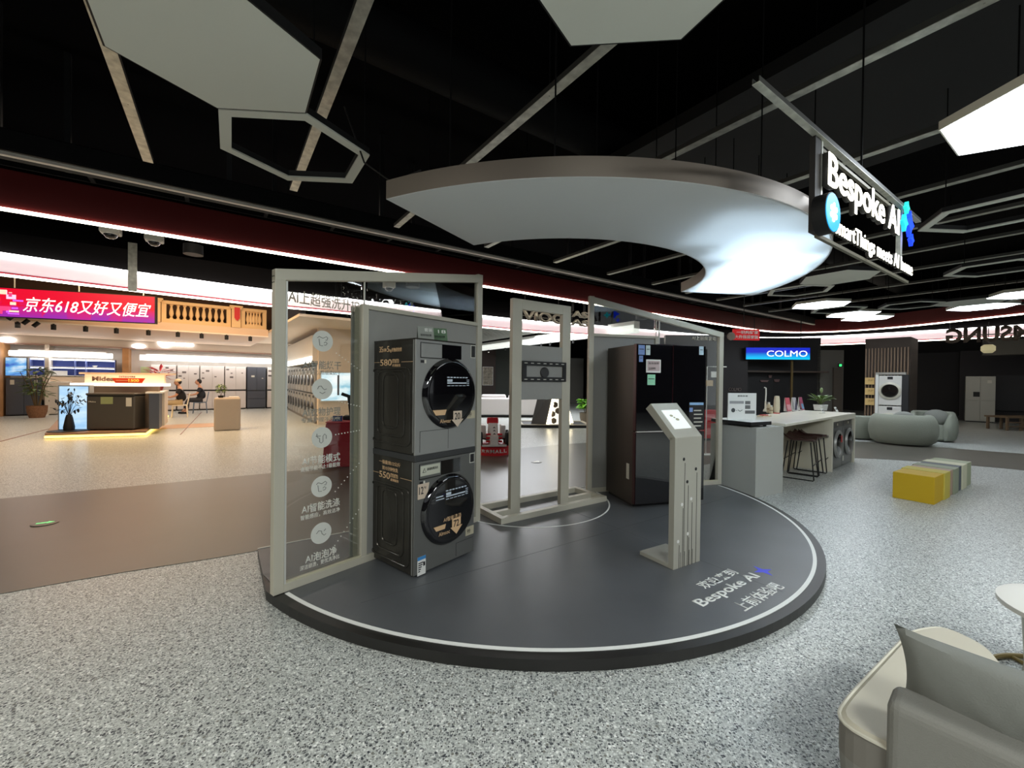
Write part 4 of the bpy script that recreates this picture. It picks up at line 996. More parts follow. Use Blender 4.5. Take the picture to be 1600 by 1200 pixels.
t = thing('chest_freezer', 'long dark grey chest freezer in front of the service counter', 'chest freezer', KP.W(K(135, 620)[0], .13, .0), KP.rz)
fw = K(210, 620)[0] - K(135, 620)[0]
fm = mat('freezer_grey', (84, 80, 74), .35, .2)
MB().box(0, fw, 0, .42, .03, .86).done('body', fm, t, .02); MB().box(-.01, fw + .01, -.02, .42, .88, .93).done('lid', fm, t, .015); MB().box(0, fw, .005, .42, .86, .88).done('seal', black, t)
MB().box(.3, .56, -.004, 0, .66, .84).done('green_sticker', mat('sticker_olive', (150, 160, 110), .6), t)
MB().box(fw - .18, fw - .06, -.004, 0, .60, .82).done('sticker', paper, t)
text('Midea', (.05, .7, .2, .735), FM(-.002), paper, t, depth=.003)
for x in (.08, fw - .08): MB().box(x - .03, x + .03, .05, .1, 0, .03).done('foot', black, t)
t = thing('side_appliance', 'dark cabinet and white appliance at the right end of the service counter', 'appliance', KP.W(K(239, 640)[0], .13, .25), math.radians(126))
MB().box(0, .8, 0, .2, 0, .92).done('dark_cabinet', fr_dark, t); MB().box(.82, 2.0, -.05, .25, 0, .92).done('white_cabinet', stw, t); MB().box(-.02, 2.02, -.07, .27, .92, .96).done('top', white, t)
# black vase with branches, on a tray in front of the light box
p = KP.W(K(109, 670)[0], .13, -.02)
t = thing('vase_with_branches', 'black tapered vase with dark leafy branches in front of the light box', 'vase', p)
MB().lathe([(.36, 0), (.38, .015), (.0, .02)], n=24).done('tray', black, t)
MB().lathe([(.10, .02), (.105, .1), (.07, .32), (.05, .40), (.0, .38)], n=20).done('vase', black, t, smooth=True)
random.seed(3)
brb = MB(); lf = MB()
for i in range(11):
    an = PI * (i + .5) / 11; L = random.uniform(.35, .62); dx = math.cos(an) * .42 * random.uniform(.6, 1.05); dz = L * (.35 + .8 * math.sin(an))
    e_ = Vector((dx, random.uniform(-.1, .1), .40 + dz)); m_ = Vector((dx * .35, 0, .40 + dz * .55))
    brb.tube([(0, 0, .36), m_, e_], [.006, .005, .003], 5)
    for k in range(9):
        q = m_.lerp(e_, random.random()); a_ = random.uniform(0, 2 * PI)
        lf.leaf(q, (math.cos(a_), random.uniform(-.3, .3), math.sin(a_)), .09, .04, .1)
brb.done('branch', black, t); lf.done('foliage', mat('leaf_black_green', (22, 34, 40), .6), t)
# red tropical arrangement on the side appliance, podium with plant
plant('red_plant', 'pink and red spiky plant at the right end of the service counter', 'plant', KP.W(K(239, 640)[0], 1.092, .25) + Vector((math.cos(math.radians(126)), math.sin(math.radians(126)), 0)) * 1.4 + Vector((-.08, -.06, 0)), .62, .09, .15, mat('pot_red', (130, 40, 50), .5), 34, .42, .05, mat('leaf_magenta', (168, 60, 84), .6), .5, 3, .15)
PP = Pl(G(334, 674).xy, 34.5)
t = thing('podium', 'plain beige square podium with rounded corners in the left store aisle', 'podium', PP.W(0, 0), PP.rz)
pw = PP.sz(376, 674)[0]; ph = PP.sz(334, 622)[1]
MB().box(0, pw, 0, .6, 0, ph).done('body', mat('podium_beige', (176, 162, 146), .5), t, .05, seg=3); MB().box(pw * .55, pw - .04, .08, .5, ph, ph + .02).done('top_plate', stw, t)
plant('potted_plant', 'small green plant standing on the beige podium', 'plant', PP.W(PP.sz(345, 620)[0], ph, .2), .36, .07, .06, soil, 60, .13, .05, mat('leaf_mid', (112, 140, 60), .6), .9, 3)

# ------------------------------------------------------------------ people in the left store
def chain_body(name, nodes, edges, m, parent):
    me = bpy.data.meshes.new(name); me.from_pydata([n[0] for n in nodes], edges, []); o = bpy.data.objects.new(name, me); COL.objects.link(o); o.parent = parent; me.materials.append(m)
    sk = o.modifiers.new('skin', 'SKIN')
    for i, n in enumerate(nodes):
        v = me.skin_vertices[0].data[i]; v.radius = (n[1], n[1]) if not isinstance(n[1], tuple) else n[1]
    me.skin_vertices[0].data[0].use_root = True
    s = o.modifiers.new('sub', 'SUBSURF'); s.levels = 1; s.render_levels = 2
    return o
def store_chair(loc, rz, label, m):
    t = thing('dining_chair', label, 'chair', loc, rz)
    MB().box(-.22, .22, -.22, .22, .43, .46).done('seat', m, t, .02)
    MB().hexa([(-.22, .20, .46), (.22, .20, .46), (.22, .23, .46), (-.22, .23, .46)], [(-.20, .27, .88), (.20, .27, .88), (.20, .30, .88), (-.20, .30, .88)]).done('backrest', m, t, .01)
    for x in (-.2, .2):
        for y in (-.2, .2): MB().tube([(x, y, .43), (x * 1.1, y * 1.15, 0)], [.018, .012], 8).done('leg', m, t)
    return t
pc = G(281, 652); rz_p = PI / 2 + PI + .15 + PI  # faces left
store_chair(pc, -.95, 'cream dining chair with a person in a cap sitting on it', mat('chair_cream', (228, 216, 196), .5))
store_chair(G(294, 647) + Vector((.1, .5, 0)), -.95, 'blue grey dining chair behind the cream chair', mat('chair_blue', (92, 108, 128), .5))
def seated(loc, rz, label, cap, shirt, pants):
    t = thing('person', label, 'person', loc, rz)   # faces local -y
    body = [((0, .02, .56), .09), ((0, .05, .80), .09), ((0, .0, 1.02), (.11, .08)), ((0, -.02, 1.12), .055), ((0, -.05, 1.18), .05),
            ((.17, -.01, 1.02), .055), ((.22, -.10, .80), .042), ((.12, -.28, .74), .03), ((.08, -.34, .76), .03),
            ((-.17, -.01, 1.02), .055), ((-.22, -.10, .80), .042), ((-.12, -.28, .74), .03), ((-.08, -.34, .76), .03),
            ((.10, 0, .53), .09), ((.12, -.40, .52), .07), ((.13, -.42, .12), .045), ((.13, -.52, .05), .04),
            ((-.10, 0, .53), .09), ((-.12, -.40, .54), .07), ((-.05, -.50, .14), .045), ((-.05, -.6, .06), .04)]
    ed = [(0, 1), (1, 2), (2, 3), (3, 4), (2, 5), (5, 6), (6, 7), (7, 8), (2, 9), (9, 10), (10, 11), (11, 12), (0, 13), (13, 14), (14, 15), (15, 16), (0, 17), (17, 18), (18, 19), (19, 20)]
    bd = chain_body('body', body, ed, skin, t)
    h = MB().ball((0, -.07, 1.27), (.078, .095, .115)); h.ball((0, -.165, 1.255), (.012, .018, .02), 8)
    for s in (-1, 1): h.ball((s * .078, -.06, 1.265), (.012, .02, .03), 8)
    h.done('head', skin, t, smooth=True)
    f = MB()
    for s in (-1, 1): f.ball((s * .03, -.155, 1.285), (.011, .008, .007), 8)
    f.done('eyes', ink, t); MB().ball((0, -.155, 1.215), (.022, .008, .005), 8).done('mouth', mat('lip', (150, 80, 70), .6), t)
    MB().ball((0, -.04, 1.30), (.088, .095, .105)).done('hair', hair, t, smooth=True)
    if cap:
        c = MB().ball((0, -.055, 1.335), (.094, .105, .08)); c.done('cap', mat('cap_beige', (222, 204, 170), .8), t, smooth=True)
        MB().prism([(-.07, -.12), (-.05, -.22), (.05, -.22), (.07, -.12)], 1.325, 1.335).done('cap_peak', mat('cap_beige', (222, 204, 170)), t)
    chain_body('shirt', [((0, .03, .56), .16), ((0, .05, .80), .165), ((0, .0, 1.02), (.19, .14)), ((.18, -.01, 1.01), .075), ((.215, -.07, .86), .065), ((-.18, -.01, 1.01), .075), ((-.215, -.07, .86), .065)], [(0, 1), (1, 2), (2, 3), (3, 4), (2, 5), (5, 6)], shirt, t)
    chain_body('trousers', [((0, .02, .54), .12), ((.10, -.02, .54), .105), ((.12, -.40, .53), .085), ((.13, -.42, .16), .06), ((-.10, -.02, .54), .105), ((-.12, -.40, .55), .085), ((-.05, -.50, .18), .06)], [(0, 1), (1, 2), (2, 3), (0, 4), (4, 5), (5, 6)], pants, t)
    for x, y in ((.13, -.45), (-.05, -.54)): MB().box(x - .045, x + .045, y - .17, y + .08, 0, .08).done('shoe', black, t, .02)
    for sx in (-1, 1):
        hb = MB(); hx_, hy, hz = sx * .07, -.35, .765
        hb.ball((hx_, hy, hz), (.035, .045, .018), 10)
        for k in range(4): hb.tube([(hx_ - .024 + k * .016, hy - .035, hz), (hx_ - .022 + k * .015, hy - .065, hz + .004), (hx_ - .02 + k * .013, hy - .085, hz - .012)], [.009, .008, .006], 6)
        hb.tube([(hx_ - sx * .03, hy, hz), (hx_ - sx * .05, hy - .03, hz + .008), (hx_ - sx * .045, hy - .055, hz + .012)], [.01, .009, .007], 6)
        hb.done('hand', skin, t, smooth=True)
    MB().box(-.035, .035, -.46, -.38, .775, .785).done('phone', black, t)
    return t
seated(pc + Vector((0, 0, 0)), -.95, 'person in a beige cap, black shirt and khaki trousers sitting and looking at a phone', True, mat('shirt_black', (26, 26, 30), .8), mat('trousers_khaki', (176, 156, 120), .8))
seated(G(294, 647) + Vector((.1, .5, 0)), -.95, 'dark-haired person sitting behind the person in the cap', False, mat('shirt_navy', (34, 38, 48), .8), mat('trousers_dark', (40, 40, 46), .8))
def standing_back(loc, rz, label):
    t = thing('person', label, 'person', loc, rz)
    nodes = [((0, 0, .92), .12), ((0, 0, 1.12), .115), ((0, .01, 1.33), (.16, .10)), ((0, 0, 1.44), .05), ((0, -.01, 1.5), .045), ((.18, 0, 1.34), .05), ((.22, 0, 1.08), .04), ((.2, -.2, 1.0), .03), ((-.18, 0, 1.34), .05), ((-.22, 0, 1.08), .04), ((-.2, -.2, 1.0), .03), ((.09, 0, .85), .08), ((.1, 0, .48), .06), ((.1, .02, .08), .04), ((-.09, 0, .85), .08), ((-.1, 0, .48), .06), ((-.1, .02, .08), .04)]
    ed = [(0, 1), (1, 2), (2, 3), (3, 4), (2, 5), (5, 6), (6, 7), (2, 8), (8, 9), (9, 10), (0, 11), (11, 12), (12, 13), (0, 14), (14, 15), (15, 16)]
    chain_body('body', nodes, ed, mat('shirt_black', (26, 26, 30)), t)
    MB().ball((0, -.01, 1.60), (.08, .095, .115)).done('head', skin, t, smooth=True); MB().ball((0, .005, 1.625), (.092, .102, .108)).done('hair', hair, t, smooth=True)
    return t
pk = at(200, 592, 12.4); standing_back((pk.x, pk.y, -.13), KP.rz, 'person with black hair standing behind the service counter, only the head showing')

# side wall of the left store with stacked machines, seen through the glass screen
A0, A1 = G(450, 640), G(492, 662)
SWp = Pl(A0.xy, math.degrees(math.atan2((A1 - A0).y, (A1 - A0).x)))
Ls = (A1 - A0).length
struct(MB().box(-.6, Ls + .1, .75, .95, 0, 2.9, M=Matrix.Translation(A0) @ Matrix.Rotation(SWp.rz, 4, 'Z')).done('wall_side', stw))
struct(MB().box(-.6, Ls + .1, -.1, .75, 2.0, 2.9, M=Matrix.Translation(A0) @ Matrix.Rotation(SWp.rz, 4, 'Z')).done('trim_7', mat('side_header', (232, 224, 214), .5)))
tag(MB().box(-.4, Ls, -.13, -.1, 2.02, 2.2, M=Matrix.Translation(A0) @ Matrix.Rotation(SWp.rz, 4, 'Z')).done('light_strip', mat('tube_glow', (255, 255, 255))), 'white light strip above the wall of stacked washing machines', 'light')
nst = 9
first = None
for i in range(nst):
    for k in range(2):
        lab = 'washing machine in the %s row of the stacked wall, seen through the glass screen' % ('lower', 'upper')[k]
        loc = A0 + Vector((SWp.d.x, SWp.d.y, 0)) * (Ls * i / nst) + Vector((0, 0, .08 + k * .92))
        if first is None:
            t = thing('washing_machine', lab, 'washing machine', loc, SWp.rz, 'stacked washing machines on the side wall lower row')
            MB().box(.02, .62, 0, .6, 0, .86).done('cabinet', mat('machine_silver', (176, 174, 172), .4, .2), t, .01)
            MB().lathe([(.19, 0), (.2, .03), (.16, .05), (0, .045)], (0, 0, 0), 24, M=Matrix.Translation((.32, 0, .42)) @ Matrix.Rotation(PI / 2, 4, 'X')).done('door', gls_b, t, smooth=True)
            MB().box(.3, .6, -.006, 0, .75, .84).done('display', ink, t)
            first = t
        else:
            c = dup(first, loc, SWp.rz, lab); c['group'] = 'stacked washing machines on the side wall %s row' % ('lower', 'upper')[k]
struct(MB().box(-.2, Ls + .05, .0, .7, 0, .08, M=Matrix.Translation(A0) @ Matrix.Rotation(SWp.rz, 4, 'Z')).done('baseboard_left', mat('plinth_dim', (120, 112, 104), .5)))
# cream column face right of it
CW = Pl(G(497, 664).xy, 30)
s1 = CW.sz(600, 640)[0]
struct(MB().box(0, s1, 0, .5, 0, 3.2, M=Matrix.Translation(CW.W(0, 0)) @ Matrix.Rotation(CW.rz, 4, 'Z')).done('wall_column', cream))
t = thing('poster_light_box', 'bright light box picture behind the crimson table', 'light box', CW.W(.05, .75, -.08), CW.rz)
MB().box(0, 1.6, 0, .07, 0, .95).done('frame', white, t); MB().box(.03, 1.57, -.01, 0, .03, .92).done('picture', screen_mat('pale_picture', (150, 200, 220), (220, 240, 246), (250, 252, 252), 1.4, .6), t)
MB().box(.5, .56, -.02, -.01, .2, .85).done('picture_figure', mat('dim_grey', (90, 90, 96), .6), t)
# crimson table
RTf = G(508, 731); RTb = G(485, 711); dd = RTf - RTb
t = thing('draped_table', 'table under a crimson floor-length cloth seen through the glass screen', 'table', RTf, math.radians(14))
MB().hexa([(-.05, -.02, 0), (1.5, -.02, 0), (1.5, .95, 0), (-.05, .95, 0)], [(.0, 0, .75), (1.45, 0, .75), (1.45, .9, .75), (.0, .9, .75)]).done('cloth', dkred, t, .03, seg=3)
MB().box(.0, 1.45, .0, .9, .75, .765).done('top', mat('crimson_top', (176, 20, 44), .6), t)
p = Matrix.Translation(RTf) @ Matrix.Rotation(math.radians(14), 4, 'Z')
t = thing('coffee_machine', 'black tabletop machine with tilted arm on the crimson table', 'appliance', p @ Vector((.22, .35, .766)), .2)
MB().box(0, .34, 0, .25, 0, .07).done('base', black, t, .01); MB().hexa([(.1, .05, .07), (.26, .05, .07), (.26, .2, .07), (.1, .2, .07)], [(.06, .05, .42), (.2, .05, .42), (.2, .2, .42), (.06, .2, .42)]).done('body', ink, t, .01)
MB().tube([(.12, .1, .4), (-.04, .1, .46)], .03, 8).done('spout', black, t)
t = thing('table_card', 'small blue card on the crimson table', 'card', p @ Vector((.08, .15, .766)), .2)
MB().hexa([(0, 0, 0), (.16, 0, 0), (.16, .01, 0), (0, .01, 0)], [(0, .05, .09), (.16, .05, .09), (.16, .06, .09), (0, .06, .09)]).done('card', mat('card_blue', (44, 60, 110), .5), t)
MB().box(.04, .12, .02, .03, .04, .06).done('print', paper, t)

# ------------------------------------------------------------------ middle store seen between the frames
WP = G(1,1)
MWp = Pl(at(751, 650, 26).xy, 10)
def mbox(x0, x1, z0, z1, m, k=0, th=.2, nm='trim_8'):
    s0 = MWp.sz(x0, 600)[0]; s1 = MWp.sz(x1, 600)[0]
    return struct(MB().box(s0, s1, k, k + th, z0, z1, M=Matrix.Translation(MWp.W(0, 0)) @ Matrix.Rotation(MWp.rz, 4, 'Z')).done(nm, m))
mbox(540, 774, 0, 3.6, mat('cocoa_wall', (52, 38, 32), .6), 0, .2, 'wall_middle')
mbox(774, 893, 0, 3.6, mat('slate_green_wall', (62, 68, 62), .6), .6, .2, 'wall_far')
mbox(893, 914, 0, 3.0, mat('grey_door', (92, 94, 90), .5), .3, .2, 'door_1')
mbox(914, 1100, 0, 3.6, mat('cocoa_wall', (52, 38, 32)), -.4, .2, 'wall_centre')
mbox(798, 850, .9, 1.6, mat('ochre_panel', (120, 90, 30), .5), .4, .1, 'trim_9')
mbox(804, 812, .0, 1.7, mat('cocoa_wall', (52, 38, 32)), .2, .1, 'trim_10')
s0, z1 = MWp.sz(754, 573); _, z0 = MWp.sz(754, 602); s1 = MWp.sz(770.5, 573)[0]
t = on(MWp, 'wall_poster', 'framed pale poster on the cocoa wall above the white sofa', 'poster', s0, z0, -.05)
MB().box(0, s1 - s0, 0, .05, 0, z1 - z0).done('frame', white, t); MB().box(.03, s1 - s0 - .03, -.008, 0, .03, z1 - z0 - .03).done('print', mat('poster_print', (150, 142, 128), .6, noise=(9, .5)), t)
# bright header beam and ribbed ceiling
BE = [(700, 548, 535), (760, 546, 538), (840, 538, 529), (925, 528, 519), (985, 521, 513)]
P_a = at(751, 545, 24.5); P_b = at(924, 525, 16.5)
HB = Pl(P_a.xy, math.degrees(math.atan2((P_b - P_a).y, (P_b - P_a).x)))
t = thing('header_beam', 'bright white illuminated beam over the middle store', 'beam', HB.W(0, 0), HB.rz)
za, zb_ = HB.sz(751, 547)[1], HB.sz(751, 536)[1]; s1 = HB.sz(990, 522)[0]; zc, zd = HB.sz(924, 527)[1], HB.sz(924, 518)[1]
bw = mat('beam_glow', (255, 255, 255), .5, emit=.38, ecol=(250, 255, 246))
zm = (za + zc) / 2; zn = (zb_ + zd) / 2
MB().box(-1.5, s1, 0, .3, zm, zm + .14).done('light_face', bw, t); MB().box(-1.5, s1, -.02, 0, zm + .15, zm + .26).done('light_face', bw, t); MB().box(-1.5, s1, .02, .3, zm + .14, zm + .4).done('beam_core', white, t)
rt = thing('ribbed_canopy', 'grey ribbed metal ceiling canopy above the middle store', 'canopy', HB.W(0, 0), HB.rz)
zc = zm + .45
for i in range(18): MB().hexa([(-2.5, -.3 - i * .17, zc), (9.5, -.3 - i * .17, zc), (9.5, -.2 - i * .17, zc), (-2.5, -.2 - i * .17, zc)], [(-2.5, -.3 - i * .17, zc + .05), (9.5, -.3 - i * .17, zc + .05), (9.5, -.2 - i * .17, zc + .05), (-2.5, -.2 - i * .17, zc + .05)]).done('rib', mat('rib_metal', (176, 176, 168), .4, .4), rt)
MB().box(-2.5, 9.5, -3.3, -.1, zc + .06, zc + .08).done('canopy_sheet', mat('canopy_grey', (104, 104, 100), .6), rt)
for i, (x, y) in enumerate(((761, 549), (787, 549), (812, 546), (843, 543), (857, 541), (893, 537))):
    q = HB.sz(x, y); t = on(HB, 'spotlight', 'small spotlight hanging under the bright beam of the middle store', 'spotlight', q[0], zm - .02, .1, 'spotlights under the bright beam')
    MB().lathe([(.04, -.14), (.05, -.12), (.05, 0), (0, 0)], n=10).done('can', black, t); MB().lathe([(0, -.145), (.035, -.145), (.035, -.14), (0, -.14)], n=10).done('lens', glow2 if i == 0 else ink, t)
# white sofa
SF = Pl(at(752, 652, 16.6).xy, 6)
t = thing('sofa', 'long low white sofa seen between the screen frames', 'sofa', SF.W(-.6, 0), SF.rz)
sw = mat('sofa_white', (214, 210, 210), .7)
MB().box(0, 3.0, .0, .9, .1, .72).done('base', sw, t, .06, seg=3); MB().box(.02, 2.98, -.02, .25, .1, .78).done('backrest', sw, t, .06, seg=3)
for x in (.1, 1.2): MB().box(x + .5, x + 1.5, .1, .3, .7, .92).done('cushion', sw, t, .08, seg=3)
MB().box(.05, 2.95, .1, .85, 0, .1).done('plinth', ink, t)
# hexagon display on black tray
AF = G(848, 668); t = thing('hexagon_display', 'leaning grey board with hexagon cut-outs and warm glowing edges on a black tray', 'display', AF, .05)
MB().box(-.75, 1.6, -.1, 1.3, 0, .08).done('tray', black, t, .02); MB().ringprism([(-.72, -.07), (1.57, -.07), (1.57, 1.27), (-.72, 1.27)], [(-.62, .03), (1.47, .03), (1.47, 1.17), (-.62, 1.17)], .08, .1).done('tray_rim', mat('tray_rim', (170, 160, 140), .5), t)
MB().hexa([(-.35, .3, .08), (.12, .12, .08), (.14, .22, .08), (-.33, .4, .08)], [(-.05, .3, 1.35), (.42, .3, 1.35), (.42, .36, 1.35), (-.05, .36, 1.35)]).done('side_board', mat('board_grey', (88, 88, 90), .6), t)
wl = mat('warm_glow_edge', (255, 240, 200), .5, emit=3.0, ecol=(255, 240, 200))
MB().hexa([(.13, .1, .08), (.22, .1, .08), (.22, .16, .08), (.13, .16, .08)], [(.44, .28, 1.42), (.53, .28, 1.42), (.53, .34, 1.42), (.44, .34, 1.42)]).done('glow_edge', wl, t)
MB().hexa([(.96, .3, .12), (1.05, .3, .12), (1.05, .36, .12), (.96, .36, .12)], [(.53, .28, 1.5), (.60, .28, 1.5), (.60, .34, 1.5), (.53, .34, 1.5)]).done('glow_edge', wl, t)
MB().hexa([(.22, .16, .08), (.98, .36, .08), (.98, .4, .08), (.22, .2, .08)], [(.52, .3, 1.4), (.56, .3, 1.4), (.56, .34, 1.4), (.52, .34, 1.4)]).done('glow_board', mat('board_glow', (240, 238, 228), .6, emit=.45, ecol=(255, 250, 236)), t)
for x, z in ((.42, .72), (.34, .42), (.52, .52), (.38, .2), (.66, .45)): MB().prism(hexpts(.1, 30, (x, z)), 0, .05, FM(.20 + x * .1)).done('hexagon', mat('hex_brown', (96, 84, 70), .7), t)
plant('potted_plant', 'bright green bush beside the hexagon display', 'plant', G(906, 661) + Vector((.25, .3, 0)), .85, .22, .35, mat('pot_tan', (120, 110, 96), .7), 90, .26, .13, grn_l, .9, 5)
# racing kart on red base (the figure on it is left out)
RC = G(770, 708); t = thing('racing_kart', 'white and red racing kart display on a round red base beside the washer stack', 'display', RC, .12)
MB().lathe([(.36, 0), (.36, .17), (.34, .19), (0, .19)], n=36).done('round_base', red, t, smooth=True)
wr = mat('kart_white', (226, 218, 214), .4)
MB().prism([(-.09, -.34), (.09, -.34), (.13, .0), (.2, .25), (-.2, .25), (-.13, .0)], .24, .40).done('body', wr, t, .03)
MB().hexa([(-.08, -.40, .22), (.08, -.40, .22), (.12, .05, .25), (-.12, .05, .25)], [(-.05, -.34, .32), (.05, -.34, .32), (.10, .05, .62), (-.10, .05, .62)]).done('nose_cone', wr, t, .01)
for z in (.27, .34, .41): MB().box(-.16, -.07, -.33, -.28, z, z + .035).done('red_stripe', red, t); MB().box(.07, .16, -.33, -.28, z, z + .035).done('red_stripe', red, t)
for s in (-1, 1):
    for y in (-.25, .15): MB().lathe([(0, -.05), (.13, -.05), (.14, -.03), (.14, .03), (.13, .05), (0, .05)], (0, 0, 0), 24, M=Matrix.Translation((s * .28, y, .33)) @ Matrix.Rotation(PI / 2, 4, 'Y')).done('wheel', black, t, smooth=True)
    MB().tube([(s * .1, -.25, .33), (s * .24, -.25, .33)], .015, 8).done('axle', black, t); MB().box(s * .2 - .05, s * .2 + .05, -.1, .2, .3, .58).done('side_pod', wr, t, .02)
MB().box(-.24, .24, -.42, -.36, .2, .235).done('front_wing', wr, t)
for k in range(3): MB().prism([(-.02, .42 + k * .06), (0, .44 + k * .06), (.02, .42 + k * .06), (.02, .44 + k * .06), (0, .46 + k * .06), (-.02, .44 + k * .06)], 0, .004, FM(-.355 + k * .03)).done('chevron', ink, t)
MB().box(-.12, .12, .12, .2, .58, .72).done('seat_back', red, t, .03)
Mcy = lambda a: Matrix.Rotation(a, 4, 'Z') @ FM(-.362)
for i, ch in enumerate('京东MALL'): 
    a_ = (i - 2.4) * .26; text(ch, (-.04, .06, .04, .13), Mcy(a_), white_v, t, depth=.003, bold=.02)
# letters on the band seen from behind
ML = Pl(at(818, 490, 10.5).xy, 34.8)
lm = mat('letter_metal', (176, 170, 156), .4, .5)
def letters(pl, s, x0, x1, yt, yb, lab, m, group=None, mirror=False, k=0):
    s0, z1 = pl.sz(x0, yt); _, z0 = pl.sz(x0, yb); s1 = pl.sz(x1, yt)[0]
    t = on(pl, 'sign_letters', lab, 'sign', s0, z0, k)
    text(s, (0, 0, s1 - s0, z1 - z0), FM(0), m, t, depth=.06, bold=.04 if mirror else .02, mirror=mirror)
    MB().box(0, s1 - s0, .02, .04, (z1 - z0) * .45, (z1 - z0) * .52).done('back_bar', mat('letter_back', (110, 106, 98), .5), t)
    for x in (.1, (s1 - s0) - .1): MB().tube([(x, .03, z1 - z0), (x, .03, 3.86 - z0)], .012, 6).done('hanger', black, t)
    return t
letters(ML, 'VIOG', 816, 878, 484, 500, 'chunky metal letters hanging behind the middle stand', lm)
letters(ML, 'AS', 893, 917, 485, 495, 'small two-letter sign piece beside the right frame, upper line', lm)
letters(ML, 'AS', 891, 919, 498, 508, 'small letter sign piece beside the right frame, lower line', lm)
SG = Pl(at(1480, 525, 15.2).xy, -48)
letters(SG, 'SAMSUNG', 1478, 1668, 514, 537, 'large back-lit metal letters seen from behind at the right end of the light band', mat('letter_dark', (96, 86, 78), .5, .4), mirror=True)
tt = at(1544, 545, 14); t = thing('paper_lantern', 'pale round lantern hanging among the large letters', 'lantern', tt)
MB().lathe([(.10, -.14), (.17, -.06), (.17, .08), (.10, .14), (0, .14)], n=14).done('shade', mat('lantern', (190, 180, 140), .6, emit=.25), t, smooth=True); MB().tube([(0, 0, .14), (0, 0, .9)], .01, 6).done('cord', black, t)

# ------------------------------------------------------------------ right side
CWd = Pl(at(1240, 640, 14.5).xy, -6)
charc = mat('charcoal_store', (26, 24, 25), .5)
def cbox(x0, x1, z0, z1, m, k=0, th=.2, nm='trim_11', P=CWd):
    s0 = P.sz(x0, 600)[0]; s1 = P.sz(x1, 600)[0]
    return struct(MB().box(s0, s1, k, k + th, z0, z1, M=Matrix.Translation(P.W(0, 0)) @ Matrix.Rotation(P.rz, 4, 'Z')).done(nm, m))
cbox(1040, 1310, 0, 3.2, charc, 1.0, .2, 'wall_store')
cbox(1040, 1170, 0, 3.2, mat('charcoal_side', (40, 34, 34), .5), .1, .2, 'wall_shop')
cbox(1305, 1349, 0, 2.75, mat('grey_door_wall', (116, 112, 104), .6), 1.0, .2, 'wall_exit')
cbox(1330, 1345, 0, 2.1, mat('brown_door', (92, 82, 72), .5), .9, .08, 'door_2')
cbox(1170, 1310, 1.9, 1.96, mat('header_dim', (84, 70, 60), .5), .5, .4, 'trim_11')
cbox(1241, 1244, 0, 2.6, mat('brass_post', (120, 100, 60), .4, .5), .2, .05, 'trim_12')
s0, z1 = CWd.sz(1163, 543); _, z0 = CWd.sz(1163, 562); s1 = CWd.sz(1264, 543)[0]
t = on(CWd, 'led_sign', 'bright blue LED sign with white lettering above the dark shop', 'sign', s0, z0, -.1)
MB().box(0, s1 - s0, 0, .1, 0, z1 - z0).done('cabinet', black, t)
def bluegrad(h):
    m = bpy.data.materials.new('blue_led'); m.use_nodes = True; nt = m.node_tree; b = nt.nodes['Principled BSDF']; tc = nt.nodes.new('ShaderNodeTexCoord'); sx = nt.nodes.new('ShaderNodeSeparateXYZ'); nt.links.new(tc.outputs['Object'], sx.inputs[0])
    mr = nt.nodes.new('ShaderNodeMapRange'); mr.inputs['From Max'].default_value = h; nt.links.new(sx.outputs['Z'], mr.inputs['Value']); r = nt.nodes.new('ShaderNodeValToRGB')
    r.color_ramp.elements[0].color = (*lin((0, 190, 240)), 1); r.color_ramp.elements[0].position = .1; r.color_ramp.elements[1].color = (*lin((20, 40, 190)), 1); r.color_ramp.elements[1].position = .6
    nt.links.new(mr.outputs[0], r.inputs[0]); nt.links.new(r.outputs[0], b.inputs['Emission Color']); b.inputs['Emission Strength'].default_value = .6; b.inputs['Base Color'].default_value = (0, 0, .02, 1); return m
MB().box(.02, s1 - s0 - .02, -.004, 0, .01, z1 - z0 - .01).done('picture', bluegrad(z1 - z0), t)
text('COLMO', ((s1 - s0) * .33, (z1 - z0) * .26, (s1 - s0) * .95, (z1 - z0) * .74), FM(-.005), wg, t, depth=.004, bold=.0)
for x in (.3, s1 - s0 - .3): MB().tube([(x, .05, z1 - z0), (x, .05, 1.5)], .015, 6).done('hanger', black, t)
t = on(CWd, 'wall_lettering', 'small dim lettering on the dark shop wall behind the poster board', 'sign', CWd.sz(1140, 606)[0], CWd.sz(1140, 611)[1], .08)
text('COLMO', (0, 0, .42, .12), FM(0), mat('dim_letters', (120, 108, 104), .6), t, depth=.02)
for x, y, w_, h_, lab in ((1208, 597, .3, .07, 'small pink wall plate in the dark shop'), (1222, 590, .12, .1, 'small pale figure ornament in the dark shop'), (1231, 597, .2, .1, 'pale V-shaped ornament in the dark shop')):
    q = CWd.sz(x, y); o = MB().prism([(0, h_), (w_, h_), (w_ * .85, 0), (w_ * .15, 0)], 0, .03, FM(0)).done('wall_ornament', mat('ornament_pink', (128, 100, 96), .6)); o.location = CWd.W(q[0], q[1], .95); o.rotation_euler = (0, 0, CWd.rz); tag(o, lab, 'ornament')
q = CWd.sz(1339, 572); t = on(CWd, 'exit_sign', 'small green glowing exit light on the grey wall above the brown door', 'exit sign', q[0], q[1], .85)
MB().box(-.05, .1, 0, .04, 0, .12).done('case', ink, t); MB().box(-.03, .05, -.01, 0, .02, .1).done('glow', mat('exit_green', (60, 230, 120), .5, emit=.8), t)
